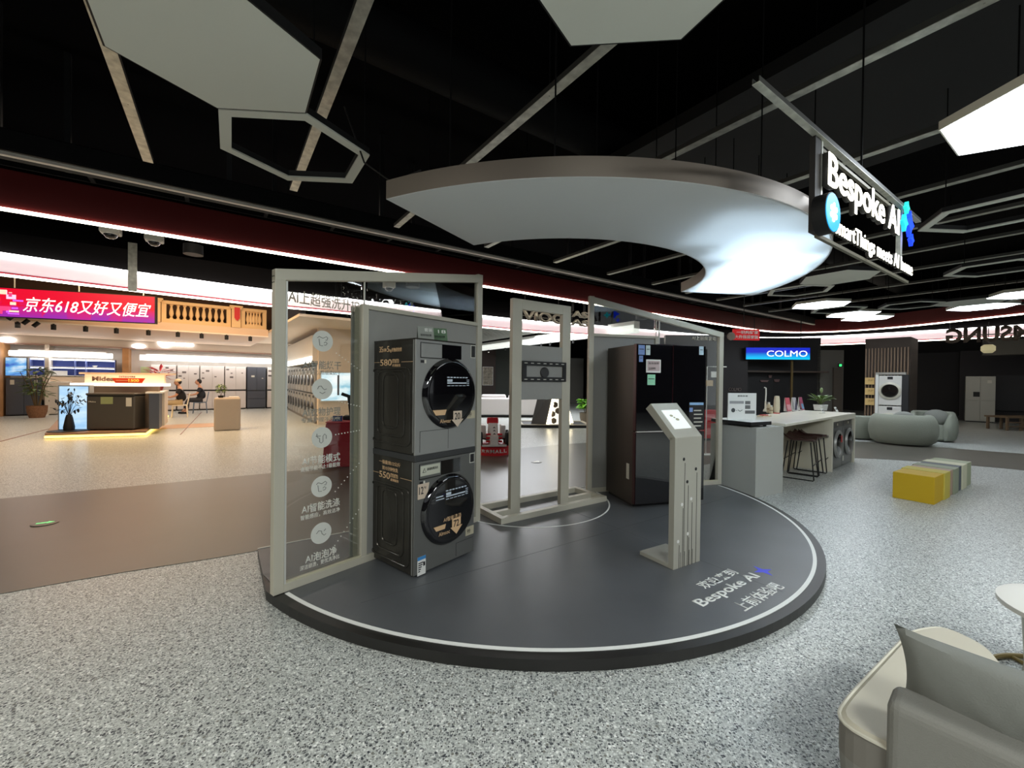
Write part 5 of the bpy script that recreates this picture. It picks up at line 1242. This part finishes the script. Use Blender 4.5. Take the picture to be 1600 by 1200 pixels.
# slatted pillar with washers and yellow notices
SPl = Pl(at(1349, 660, 12.9).xy, -52)
s1 = SPl.sz(1421, 600)[0]; zt_ = SPl.sz(1349, 545)[1]
t = on(SPl, 'slatted_pillar', 'square pillar clad in vertical wood slats behind the boucle armchairs', 'pillar', 0, 0)
MB().box(0, s1, .05, 1.2, 0, zt_ + .3).done('core', mat('slat_core', (56, 44, 34), .7), t)
slm = mat('slat_wood', (128, 104, 82), .6)
nsl = 14
for i in range(nsl): MB().box(s1 * i / nsl + .02, s1 * i / nsl + s1 / nsl * .62, 0, .05, 0, zt_).done('slat', slm, t)
for k, y in enumerate((590, 606, 622)):
    q0 = SPl.sz(1352, y); q1 = SPl.sz(1366.5, y)
    t = on(SPl, 'wall_notice', '%s yellow notice plate on the slatted pillar' % ('top', 'middle', 'lowest')[k], 'notice', q0[0], q0[1] - .21, -.03)
    MB().box(0, q1[0] - q0[0], 0, .02, 0, .21).done('plate', mat('notice_yellow', (214, 180, 116), .6), t); text('洗护', (.07, .1, .2, .16), FM(0), mat('notice_print', (150, 110, 60), .6), t, depth=.003)
WS = SPl.off(-.22); s0 = WS.sz(1373, 600)[0]; s1 = WS.sz(1409, 600)[0]
t = on(WS, 'machine_surround', 'white and dark surround frame around the stacked washers on the pillar', 'cabinet', s0 - .06, 0)
MB().box(-.02, .05, .02, .20, 0, 1.85).done('side_panel', white, t); MB().box(-.02, s1 - s0 + .14, .02, .20, 1.8, 1.87).done('top_panel', mat('surround_grey', (150, 146, 138), .6), t); MB().box(s1 - s0 + .06, s1 - s0 + .2, .02, .20, 0, 1.8).done('side_panel', ink, t)
for k, zz in enumerate((0, .9)):
    t = on(WS, 'washing_machine', 'white %s machine of the stack set in the slatted pillar' % ('lower', 'upper')[k], 'washing machine', s0, zz)
    ww = s1 - s0
    MB().box(0, ww, 0, .21, 0, .87).done('cabinet', mat('machine_white', (206, 204, 198), .4), t, .01)
    d = MB().lathe([(.25, 0), (.255, .03), (.2, .05), (.19, .02), (0, .02)], (0, 0, 0), 32, M=Matrix.Translation((ww / 2, 0, .42)) @ Matrix.Rotation(PI / 2, 4, 'X')).done('door', alu, t, smooth=True)
    MB().lathe([(0, .02), (.19, .022), (.17, .05), (0, .055)], (0, 0, 0), 32, M=Matrix.Translation((ww / 2, 0, .42)) @ Matrix.Rotation(PI / 2, 4, 'X')).done('door_glass', gls_b, d, smooth=True)
    MB().box(ww / 2 - .06, ww / 2 + .06, -.006, 0, .76, .84).done('display', ink, t)
# far dark wall with fridge and box
DW = Pl(at(1500, 655, 17.5).xy, -46)
s0, z1 = DW.sz(1509, 588); s1 = DW.sz(1556, 588)[0]
t = on(DW, 'refrigerator', 'silver four-door fridge standing alone in the dark area at the far right', 'refrigerator', s0, 0)
sv = mat('fridge_silver', (176, 176, 166), .4, .3)
MB().box(0, s1 - s0, .03, .7, .04, z1).done('cabinet', sv, t); MB().box(.03, s1 - s0 - .03, .05, .6, 0, .04).done('plinth', black, t)
hw = (s1 - s0) / 2
for x0, x1 in ((0, hw - .01), (hw + .01, 2 * hw)):
    MB().box(x0, x1, 0, .03, z1 * .48, z1 - .01).done('door', sv, t, .004); MB().box(x0, x1, 0, .03, .05, z1 * .46).done('door', sv, t, .004)
MB().box(.22, .40, -.006, 0, 1.05, 1.25).done('water_panel', ink, t); MB().box(2 * hw - .22, 2 * hw - .1, -.005, 0, z1 - .28, z1 - .16).done('sticker', paper, t)
cbox(1500, 1700, 0, 3.0, mat('dark_far_wall', (44, 42, 44), .7), .75, .2, 'wall_far_right', DW)
cbox(1420, 1500, 0, 3.0, mat('dark_far_wall2', (32, 32, 34), .7), 1.6, .2, 'wall_far_mid', DW)
cbox(1556, 1700, .5, 1.95, mat('dark_opening', (14, 15, 22), .5), .6, .1, 'window_1', DW)
cbox(1529, 1720, DW.sz(1529, 559)[1], DW.sz(1529, 537)[1], mat('bulkhead_olive', (70, 70, 62), .7), -2.0, .5, 'trim_13', DW)
p = G(1574, 673); t = thing('low_table', 'low slatted wooden table at the right edge in the dark area', 'table', p, .0)
wdk = mat('table_wood', (120, 100, 78), .6)
MB().box(0, 1.4, 0, .7, .42, .47).done('top', wdk, t)
for x in (.03, .5, 1.3): 
    for y in (.03, .6): MB().box(x, x + .06, y, y + .06, 0, .42).done('leg', wdk, t)
for z in (.12, .26): MB().box(.05, 1.35, .02, .04, z, z + .04).done('slat', wdk, t)
# boucle armchairs
def tub_chair(loc, rz, label, r=.62, h=.74, cush=True):
    t = thing('armchair', label, 'armchair', loc, rz)
    prof = [(r * .80, .03), (r * .93, .10), (r * 1.0, .30), (r * 1.0, .48), (r * .95, .62), (r * .86, h - .03), (r * .78, h), (r * .70, h - .04), (r * .66, .5), (r * .66, .42)]
    b = MB(); n = 40; rows = []
    for k in range(n + 1):
        a_ = math.radians(40) + (2 * PI - math.radians(80)) * k / n - PI / 2
        e_ = min(k, n - k) / 5; sc_ = min(1, .55 + .45 * math.sin(min(e_, 1) * PI / 2)); row = []
        for rr, z in prof: row.append(b.bm.verts.new((rr * math.cos(a_) * (1.12), rr * math.sin(a_), .03 + (z - .03) * sc_)))
        rows.append(row)
    for A, Bq in zip(rows, rows[1:]):
        m_ = len(prof)
        for i in range(m_): b.bm.faces.new((A[i], Bq[i], Bq[(i + 1) % m_], A[(i + 1) % m_]))
    b.bm.faces.new(rows[0]); b.bm.faces.new(rows[-1][::-1])
    o = b.done('shell', couch, t, smooth=True)
    MB().lathe([(r * .6, .03), (r * .72, .08), (r * .74, .36), (r * .68, .43), (0, .45)], n=32, sx=1.1).done('seat', couch, t, smooth=True)
    if cush: MB().ball((.05, .22, .62), (.26, .12, .22)).done('cushion', pil_m, t, smooth=True)
    return t
tub_chair(at(1410, 660, 10.6).xy.to_3d(), PI * .86, 'large round boucle armchair with its back to the bench', .60, .76)
tub_chair(at(1457, 655, 11.3).xy.to_3d(), -PI * .28, 'smaller boucle armchair right of the large round one', .44, .80)
tub_chair(at(1340, 655, 11.6).xy.to_3d(), PI * .9, 'boucle armchair partly hidden behind the white counter', .45, .66, False)
# striped bench
BP = G(1394.3, 777); a_ = math.radians(33.5); t = thing('striped_bench', 'long block bench of coloured slices with yellow front end', 'bench', (BP.x, BP.y, 0), a_)
sl = [(.0, .42, (194, 160, 12)), (.42, .70, (190, 176, 74)), (.70, .92, (168, 144, 128)), (.92, 1.18, (142, 150, 128)), (1.18, 1.42, (84, 92, 100)), (1.42, 1.68, (204, 204, 178)), (1.68, 2.05, (164, 172, 142))]
for i, (x0, x1, c_) in enumerate(sl):
    j = .015 * (i % 2)
    MB().box(x0, x1, -.40 - j, .0 + j, .0, .345 + j * .4).done('slice', mat('slice_%d' % i, c_, .6), t, .004)

# grey plinth with poster board
p = G(1180, 778); t = thing('plinth', 'plain light grey square plinth touching the platform edge', 'plinth', (p.x, p.y, 0), math.radians(26.8))
pg = mat('plinth_grey', (166, 168, 162), .6)
MB().box(0, .60, 0, .68, 0, .915).done('body', pg, t, .003)
M = Matrix.Translation((p.x, p.y, 0)) @ Matrix.Rotation(math.radians(26.8), 4, 'Z')
t = thing('display_tray', 'black edged white display tray on the grey plinth', 'display tray', M @ Vector((-.02, .06, .925)), math.radians(26.8))
MB().box(0, .44, 0, .60, .015, .06).done('tray', ink, t); MB().box(.005, .435, .005, .595, .06, .064).done('tray_top', white_v, t)
for x in (.03, .38):
    for y in (.05, .5): MB().box(x, x + .03, y, y + .03, -.01, .015).done('foot', black, t)
BPl = Pl((M @ Vector((.0, .45, 0))).xy, 8)
s0, z1 = BPl.sz(1138, 614); _, z0 = BPl.sz(1138, 654); s1 = BPl.sz(1182, 614)[0]
t = on(BPl, 'poster_board', 'white information board with small pictures standing on the display tray', 'poster board', s0, .989)
z0 = .989; hh = z1 - z0; ww = s1 - s0
MB().box(0, ww, 0, .012, 0, hh).done('board', white_v, t); text('能效检测', (ww * .33, hh * .86, ww * .68, hh * .92), FM(0), ink, t, depth=.002)
for x0, x1, y0, y1 in ((.6, .78, .58, .7), (.6, .78, .40, .54), (.6, .8, .22, .34), (.8, .95, .22, .34)): MB().box(ww * x0, ww * x1, -.003, 0, hh * y0, hh * y1).done('picture', mat('photo_grey', (110, 112, 112), .6), t)
MB().box(ww * .05, ww * .55, -.003, 0, hh * .6, hh * .7).done('picture', mat('photo_light', (160, 162, 164), .6), t); MB().lathe([(0, 0), (ww * .07, 0), (ww * .07, .003), (0, .003)], n=14, M=Matrix.Translation((ww * .18, 0, hh * .35)) @ Matrix.Rotation(PI / 2, 4, 'X')).done('picture', mat('photo_dark', (70, 74, 76), .6), t)
text('+', (ww * .28, hh * .32, ww * .32, hh * .36), FM(0), ink, t, depth=.002); MB().tube([(ww * .35, -.003, hh * .36), (ww * .42, -.003, hh * .31), (ww * .5, -.003, hh * .36)], .004, 5).done('picture', mat('photo_dark', (70, 74, 76)), t)

# white counter with washers
CA = Vector((3.69, 5.65, 0)); cang = math.atan2(8.05 - 5.65, 6.66 - 3.69)
cf = Matrix.Translation(CA) @ Matrix.Rotation(cang, 4, 'Z'); Lc = math.hypot(6.66 - 3.69, 8.05 - 5.65)
t = thing('display_counter', 'long pale counter with worktop bridging two washing machines', 'counter', CA, cang)
lt = mat('counter_pale', (214, 210, 192), .45)
tp = mat('counter_marble', (222, 220, 204), .3, noise=(3, .04))
CH = .95
MB().prism([(.10, 0), (Lc, 0), (Lc, .85), (.28, .85), (.12, .05)], CH - .04, CH).done('worktop', tp, t, .006)
pan = mat('counter_wood', (184, 174, 152), .5, noise=(4, .06))
xl = 2.30
MB().box(.5, xl, .54, .60, 0, CH - .04).done('modesty_panel', pan, t); MB().box(xl, xl + .06, .0, .84, 0, CH - .04).done('side_panel', lt, t); MB().box(Lc - .07, Lc, .0, .84, 0, CH - .04).done('side_panel', lt, t)
MB().box(xl + .06, Lc - .07, 0, .02, CH - .10, CH - .04).done('top_rail', lt, t); MB().box(xl + .06, Lc - .07, .7, .74, 0, CH - .04).done('back_panel', lt, t)
wdt = (Lc - .07 - xl - .06) / 2
for k in range(2):
    t = thing('washing_machine', 'dark grey washing machine built in at the %s under the white counter' % ('left', 'right')[k], 'washing machine', cf @ Vector((xl + .06 + .01 + k * wdt, .03, 0)), cang)
    ww = wdt - .02
    MB().box(0, ww, .0, .58, .02, .845).done('cabinet', gun2, t, .006); MB().box(.02, ww - .02, -.004, 0, .74, .835).done('control_panel', gls_b, t)
    M_ = Matrix.Translation((ww / 2, 0, .44)) @ Matrix.Rotation(PI / 2, 4, 'X')
    d = MB().lathe([(.235, 0), (.25, .02), (.235, .05), (.19, .045)], n=40, M=M_).done('door_ring', gun, t, smooth=True); MB().lathe([(0, .0), (.20, .02), (.19, .045), (.12, .06), (0, .065)], n=40, M=M_).done('door_glass', gls_b, d, smooth=True)
    MB().lathe([(0, -.01), (.02, -.01), (.02, .0), (0, .0)], n=12, M=Matrix.Translation((ww / 2, -.01, .79)) @ Matrix.Rotation(PI / 2, 4, 'X')).done('dial', alu, t)
    MB().box(.04, .09, -.004, 0, .10, .19).done('sticker', paper, t)
    if k == 0: MB().box(ww / 2 - .01, ww / 2 + .05, -.07, -.065, .48, .60).done('red_sticker', mat('sticker_red', (190, 70, 66), .6), t)
    for x in (.06, ww - .06): MB().box(x - .02, x + .02, .04, .08, 0, .02).done('foot', black, t)
# things on the counter
def cpos(px, py): return G(px, py, CH + .001)
t = thing('spray_bottle', 'tall slim white wand upright at the left of the counter top', 'bottle', cpos(1196, 643)); 
MB().lathe([(.045, 0), (.04, .03), (.018, .06), (.016, .2)], n=16).done('base', lt, t, smooth=True); MB().tube([(0, 0, .2), (.006, 0, .35), (.002, 0, .46), (-.03, 0, .47)], .012, 8).done('wand', white_v, t, smooth=True)
for x, y, h_, r_, lab in ((1201, 645, .20, .035, 'cream bottle between the slim wand and the tall jug'), (1205, 646, .15, .03, 'small cream bottle in front of the taller cream bottle')):
    t = thing('bottle', lab, 'bottle', cpos(x, y)); MB().lathe([(r_, 0), (r_ * 1.05, h_ * .4), (r_ * .8, h_ * .8), (r_ * .5, h_ * .84)], n=16).done('body', mat('bottle_cream', (220, 208, 178), .4), t, smooth=True); MB().lathe([(r_ * .6, h_ * .84), (r_ * .6, h_)], n=14).done('cap', white_v, t); MB().lathe([(r_ * 1.06, h_ * .3), (r_ * 1.08, h_ * .45)], n=16).done('label', mat('label_tan', (170, 150, 120), .6), t)
t = thing('insulated_jug', 'tall white cylindrical jug on a red coaster on the counter', 'jug', cpos(1213.5, 646)); MB().lathe([(.055, 0), (.055, .012), (0, .013)], n=20).done('coaster', red, t); MB().lathe([(.042, .014), (.052, .10), (.048, .24), (.038, .32), (0, .325)], n=22).done('body', mat('jug_cream', (228, 220, 196), .35), t, smooth=True)
t = thing('snack_tray', 'low red and cream gift tray in front of the cream bottles', 'tray', cpos(1194, 651), .5); MB().box(-.12, .12, -.05, .05, 0, .02).done('tray', mat('tray_cream', (226, 212, 186), .5), t); MB().box(-.08, .05, -.04, .03, .02, .035).done('red_packet', mat('sticker_red', (190, 70, 66)), t)
for i, (x, y, c1, c2, lab) in enumerate(((1234, 643, (196, 92, 104), (214, 160, 168), 'leftmost pink leaflet stand on the counter'), (1245, 642, (190, 190, 196), (40, 38, 70), 'middle leaflet stand with dark diagonal band'), (1255.5, 641, (176, 90, 120), (120, 170, 210), 'right leaflet stand in pink and light blue'))):
    t = thing('leaflet_stand', lab, 'leaflet stand', cpos(x, y), .2 + .15 * i)
    MB().hexa([(-.05, 0, 0), (.05, 0, 0), (.05, .01, 0), (-.05, .01, 0)], [(-.055, .06, .27), (.045, .06, .27), (.045, .07, .27), (-.055, .07, .27)]).done('front_card', mat('leaf_a%d' % i, c1, .5), t)
    Mq = Matrix(((1, 0, 0, 0), (0, .217, -.976, 0), (0, .976, .217, 0), (0, 0, 0, 1)))
    MB().prism([(-.045, .02), (.0, .02), (.04, .15), (.035, .24)] if i == 1 else [(-.04, .03), (.04, .03), (.035, .14), (-.045, .14)], .001, .003, Mq).done('print', mat('leaf_b%d' % i, c2, .5), t)
    MB().box(-.05, .05, .0, .09, 0, .008).done('foot', white_v, t); MB().hexa([(-.05, .09, 0), (.05, .09, 0), (.05, .095, 0), (-.05, .095, 0)], [(-.055, .065, .27), (.045, .065, .27), (.045, .072, .27), (-.055, .072, .27)]).done('back_card', white_v, t)
pt_ = cpos(1282, 641); t = thing('potted_plant', 'leafy green plant in a small white square pot on the counter', 'plant', pt_, .4)
MB().hexa([(-.08, -.08, 0), (.08, -.08, 0), (.08, .08, 0), (-.08, .08, 0)], [(-.095, -.095, .12), (.095, -.095, .12), (.095, .095, .12), (-.095, .095, .12)]).done('pot', white_v, t, .004); MB().box(-.085, .085, -.085, .085, .11, .122).done('soil', soil, t)
b = MB(); sb = MB()
random.seed(11)
for i in range(22):
    an = 2 * PI * i / 22 + random.uniform(-.2, .2); el = random.uniform(.25, 1.3); q = Vector((math.cos(an) * .08, math.sin(an) * .08, .12 + .14 * random.uniform(.5, 1)))
    sb.tube([(0, 0, .12), q], .004, 5); b.leaf(q, (math.cos(an), math.sin(an), el), random.uniform(.18, .27), .075, .35)
b.done('foliage', mat('leaf_sage', (104, 132, 72), .55), t); sb.done('stem', mat('stem_green', (96, 110, 60), .6), t)
sb = MB().tube([(0, 0, .12), (.02, 0, .38)], .004, 5); sb.done('stem', mat('stem_green', (96, 110, 60)), t); MB().ball((.02, 0, .42), (.045, .02, .055), 12).done('round_leaf', mat('leaf_pale', (150, 172, 120), .5), t, smooth=True)
for x, y, lab in ((1288, 646, 'small tilted card stand on the counter in front of the plant'), (1309, 643.5, 'small tilted card stand near the right end of the counter')):
    t = thing('card_stand', lab, 'card stand', cpos(x, y), .5); MB().hexa([(-.04, 0, 0), (.04, 0, 0), (.04, .006, 0), (-.04, .006, 0)], [(-.04, .05, .09), (.04, .05, .09), (.04, .056, .09), (-.04, .056, .09)]).done('card', white_v, t); MB().box(-.04, .04, .0, .07, 0, .004).done('base', alu, t); MB().box(-.025, .025, .022, .03, .045, .065).done('print', mat('dim_grey', (90, 90, 96)), t)
# bar stools
leather = mat('brown_leather', (60, 36, 32), .35)
def stool(loc, rz, label):
    t = thing('bar_stool', label, 'bar stool', loc, rz, 'bar stools at the white counter'); b = MB(); rows = []
    n = 14
    for i in range(n + 1):
        v = i / n; y = -.20 + .40 * v; row = []
        for j in range(n + 1):
            u = j / n * 2 - 1; wd_ = .22 * (1 - .12 * (2 * v - 1) ** 4); z = .61 + .035 * u * u + (.10 * max(0, v - .7) ** 1.4 * 4) + .01 * (1 - v)
            row.append((u * wd_, y, z))
        rows.append(row)
    top = [[b.bm.verts.new(p) for p in r] for r in rows]; bot = [[b.bm.verts.new((p[0], p[1], p[2] - .03)) for p in r] for r in rows]
    for i in range(n):
        for j in range(n):
            b.bm.faces.new((top[i][j], top[i][j + 1], top[i + 1][j + 1], top[i + 1][j])); b.bm.faces.new((bot[i][j], bot[i + 1][j], bot[i + 1][j + 1], bot[i][j + 1]))
    for i in range(n):
        for A in (0, n):
            b.bm.faces.new((top[i][A], top[i + 1][A], bot[i + 1][A], bot[i][A])); b.bm.faces.new((top[A][i], top[A][i + 1], bot[A][i + 1], bot[A][i]))
    b.done('seat', leather, t, smooth=True)
    for s in (-1, 1):
        MB().tube([(s * .13, -.15, .59), (s * .20, -.21, .02), (s * .205, -.2, .01), (s * .205, .2, .01), (s * .20, .21, .02), (s * .13, .15, .59)], .009, 8).done('leg_loop', black, t, smooth=True)
    for y, z in ((-.195, .24), (.19, .3)): MB().tube([(-.18, y, z), (.18, y, z)], .007, 6).done('footrest', black, t)
    return t
for i, (px, py) in enumerate(((1250, 746), (1259, 739), (1271, 734.5))):
    stool(G(px, py), cang + PI / 2 * 0 + .12, ('nearest brown leather bar stool beside the grey plinth', 'middle brown leather bar stool under the counter', 'farthest brown leather bar stool in front of the built-in washers')[i])
# red sign and red boxes
RS = Pl(at(1140, 524, 7.3).xy, 5)
s0, z1 = RS.sz(1146, 514); _, z0 = RS.sz(1146, 531); s1 = RS.sz(1187, 514)[0]
t = on(RS, 'hanging_sign', 'small red hanging sign with white lettering by the top right screen corner', 'sign', s0, z0)
MB().box(0, s1 - s0, 0, .03, 0, z1 - z0).done('board', mat('sign_red', (190, 24, 28), .5, emit=.25), t)  # board given a slight glow of its own to brighten it
text('一站购好家', ((s1 - s0) * .12, (z1 - z0) * .55, (s1 - s0) * .95, (z1 - z0) * .88), FM(0), white_v, t, depth=.004, bold=.02); text('大件搭搭家装', ((s1 - s0) * .05, (z1 - z0) * .12, (s1 - s0) * .95, (z1 - z0) * .45), FM(0), white_v, t, depth=.004, bold=.02)
MB().lathe([(0, 0), (.07, 0), (.07, .03), (0, .03)], n=16, M=Matrix.Translation((-.05, 0, .06)) @ Matrix.Rotation(PI / 2, 4, 'X')).done('side_disc', mat('disc_tan', (150, 136, 124), .5), t); MB().tube([(.2, .015, z1 - z0), (.2, .015, 1.4)], .006, 6).done('cord', black, t)
rb = G(1110, 688)
for i, z in enumerate((0.05, .42)):
    t = thing('gift_box', '%s red gift box of the stack seen through the right glass pane' % ('lower', 'upper')[i], 'box', (rb.x, rb.y, z), .1)
    MB().box(-.22, .22, 0, .3, 0, .36).done('carton', red, t, .01); MB().box(-.12, .12, -.004, 0, .1, .26).done('label', mat('label_pink', (220, 120, 124), .6), t)
tag(MB().box(-.35, .4, -.05, .4, 0, .05, M=Matrix.Translation((rb.x, rb.y, 0)) @ Matrix.Rotation(.1, 4, 'Z')).done('pallet', ink), 'low dark pallet under the red gift boxes', 'pallet')
q = at(1113, 628, 8.6)
t = thing('picture_stand', 'thin white upright frame with a small car picture behind the right glass pane', 'stand', (q.x - .12, q.y, 0), 0)
zt_ = at(1113, 573, 8.6).z; MB().tube([(0, 0, 0), (0, 0, zt_), (.4, 0, zt_)], .012, 6).done('frame', white_v, t); MB().box(.08, .32, -.02, 0, zt_ - .22, zt_ - .1).done('picture', white_v, t); MB().box(-.02, .12, -.02, 0, zt_ - .40, zt_ - .28).done('tag', mat('tag_tan', (200, 176, 140), .6), t); MB().box(-.1, .3, -.1, .1, 0, .02).done('base', white_v, t)
# floor guide lights
for px, py, lab in ((70, 818, 'oval green arrow guide light sunk in the brown walkway at the left'), (838, 722, 'white oval guide light sunk in the walkway behind the middle stand')):
    t = thing('floor_guide_light', lab, 'floor light', G(px, py, .004), TH)
    MB().lathe([(.10, 0), (.10, .006), (.09, .008), (0, .008)], n=28).done('disc', mat('guide_metal', (70, 66, 60), .3, .5), t)
    MB().prism([(-.06, -.015), (.02, -.015), (.02, -.035), (.07, 0), (.02, .035), (.02, .015), (-.06, .015)], .008, .011).done('arrow', mat('guide_green' if px < 100 else 'guide_white', (130, 240, 150) if px < 100 else (230, 230, 220), .5, emit=.3), t)

# ------------------------------------------------------------------ foreground sofa, cushion, round table
so = thing('sofa', 'beige and grey sofa with rounded end in the right foreground', 'sofa', (1.19, 1.30, 0), math.radians(-50.3))
def rounded(pts, r, n=5):
    out = []; m = len(pts)
    for i in range(m):
        p0, p1, p2 = Vector(pts[i - 1]), Vector(pts[i]), Vector(pts[(i + 1) % m]); a_ = (p0 - p1); b_ = (p2 - p1); ra = min(r, a_.length * .45, b_.length * .45); A = p1 + a_.normalized() * ra; Bq = p1 + b_.normalized() * ra
        for k in range(n + 1): t_ = k / n; out.append(tuple(A * (1 - t_) ** 2 + p1 * 2 * t_ * (1 - t_) + Bq * t_ ** 2))
    return out
outl = rounded([(-.14, .02), (-.13, .22), (-.05, .95), (.04, 1.12), (.17, 1.06), (.26, .80), (.6, .62), (1.3, .6), (1.3, .02)], .14)
def ins(pts, k):
    c_ = Vector((.35, .45)); return [tuple(Vector(p) + (c_ - Vector(p)).normalized() * k) for p in pts]
MB().hexa([(*p, .03) for p in ins(outl, .02)], [(*p, .24) for p in outl]).done('base', back_m, so)
MB().hexa([(*p, .24) for p in outl], [(*p, .345) for p in outl]).done('seat_side', mat('seat_side_grey', (118, 114, 106), .7), so)
MB().hexa([(*p, .345) for p in outl], [(*p, .362) for p in ins(outl, .02)]).done('seat_cushion', seat_m, so, smooth=True)
MB().tube([(*p, .350) for p in outl], .006, 6, closed=True).done('piping', mat('piping', (206, 202, 186), .5), so, smooth=True)
MB().box(.0, 1.4, -.01, .13, .06, .52).done('backrest', back_m, so, .03, seg=4)
# scatter cushion: a real pillow standing against the backrest
pil = thing('scatter_cushion', 'grey cushion with pointed corner leaning on the foreground sofa backrest', 'cushion', Matrix.Translation((1.19, 1.30, 0)) @ Matrix.Rotation(math.radians(-50.3), 4, 'Z') @ Vector((-.004, .195, .366)), math.radians(-50.3))
b = MB(); n = 22; front = []; back = []
for i in range(n + 1):
    rf = []; rb_ = []
    for j in range(n + 1):
        u_ = i / n * 2 - 1; v_ = j / n * 2 - 1
        x = .31 * u_ * (1 - .10 * (1 - v_ ** 2) ** 1.0 * (abs(u_) ** 3)) ; z = .17 * v_ * (1 - .12 * (1 - u_ ** 2) * abs(v_) ** 3)
        th_ = .085 * ((1 - u_ ** 2) * (1 - v_ ** 2)) ** .42 if abs(u_) < 1 and abs(v_) < 1 else 0
        th_ += .004 * math.sin(u_ * 17 + v_ * 9) * (1 - abs(u_)) * (1 - abs(v_))
        lean = .10 * (v_ + 1) / 2
        rf.append(b.bm.verts.new((x + .31, -th_ + lean * -.6, z + .17))); rb_.append(b.bm.verts.new((x + .31, th_ + lean * -.6, z + .17)) if th_ > .001 else rf[-1])
    front.append(rf); back.append(rb_)
for i in range(n):
    for j in range(n):
        b.bm.faces.new((front[i][j], front[i + 1][j], front[i + 1][j + 1], front[i][j + 1]))
        q_ = [back[i][j], back[i][j + 1], back[i + 1][j + 1], back[i + 1][j]]
        if len(set(q_)) == 4:
            try: b.bm.faces.new(q_)
            except ValueError: pass
b.done('cover', pil_m, pil, smooth=True)
rt_ = thing('round_table', 'round pale marble side table at the right edge of the foreground', 'side table', (2.78, 1.93, 0))
MB().lathe([(.31, .40), (.335, .405), (.335, .428), (.325, .432), (0, .432)], n=48).done('table_top', mat('marble_top', (232, 230, 222), .35), rt_, smooth=True)
MB().lathe([(.25, .0), (.235, .10), (.25, .40), (0, .40)], n=36).done('drum', mat('table_drum', (196, 196, 186), .5), rt_, smooth=True)
MB().tube([(.36 * math.cos(2 * PI * k / 48), .36 * math.sin(2 * PI * k / 48), .015) for k in range(48)], .013, 8, closed=True).done('brass_ring', mat('brass', (150, 132, 84), .35, .6), rt_, smooth=True)
for k in range(4): MB().tube([(.36 * math.cos(PI * k / 2), .36 * math.sin(PI * k / 2), .012), (.2 * math.cos(PI * k / 2), .2 * math.sin(PI * k / 2), .012)], .01, 8).done('ring_strut', mat('brass', (150, 132, 84)), rt_)

bpy.data.objects.remove(_to)
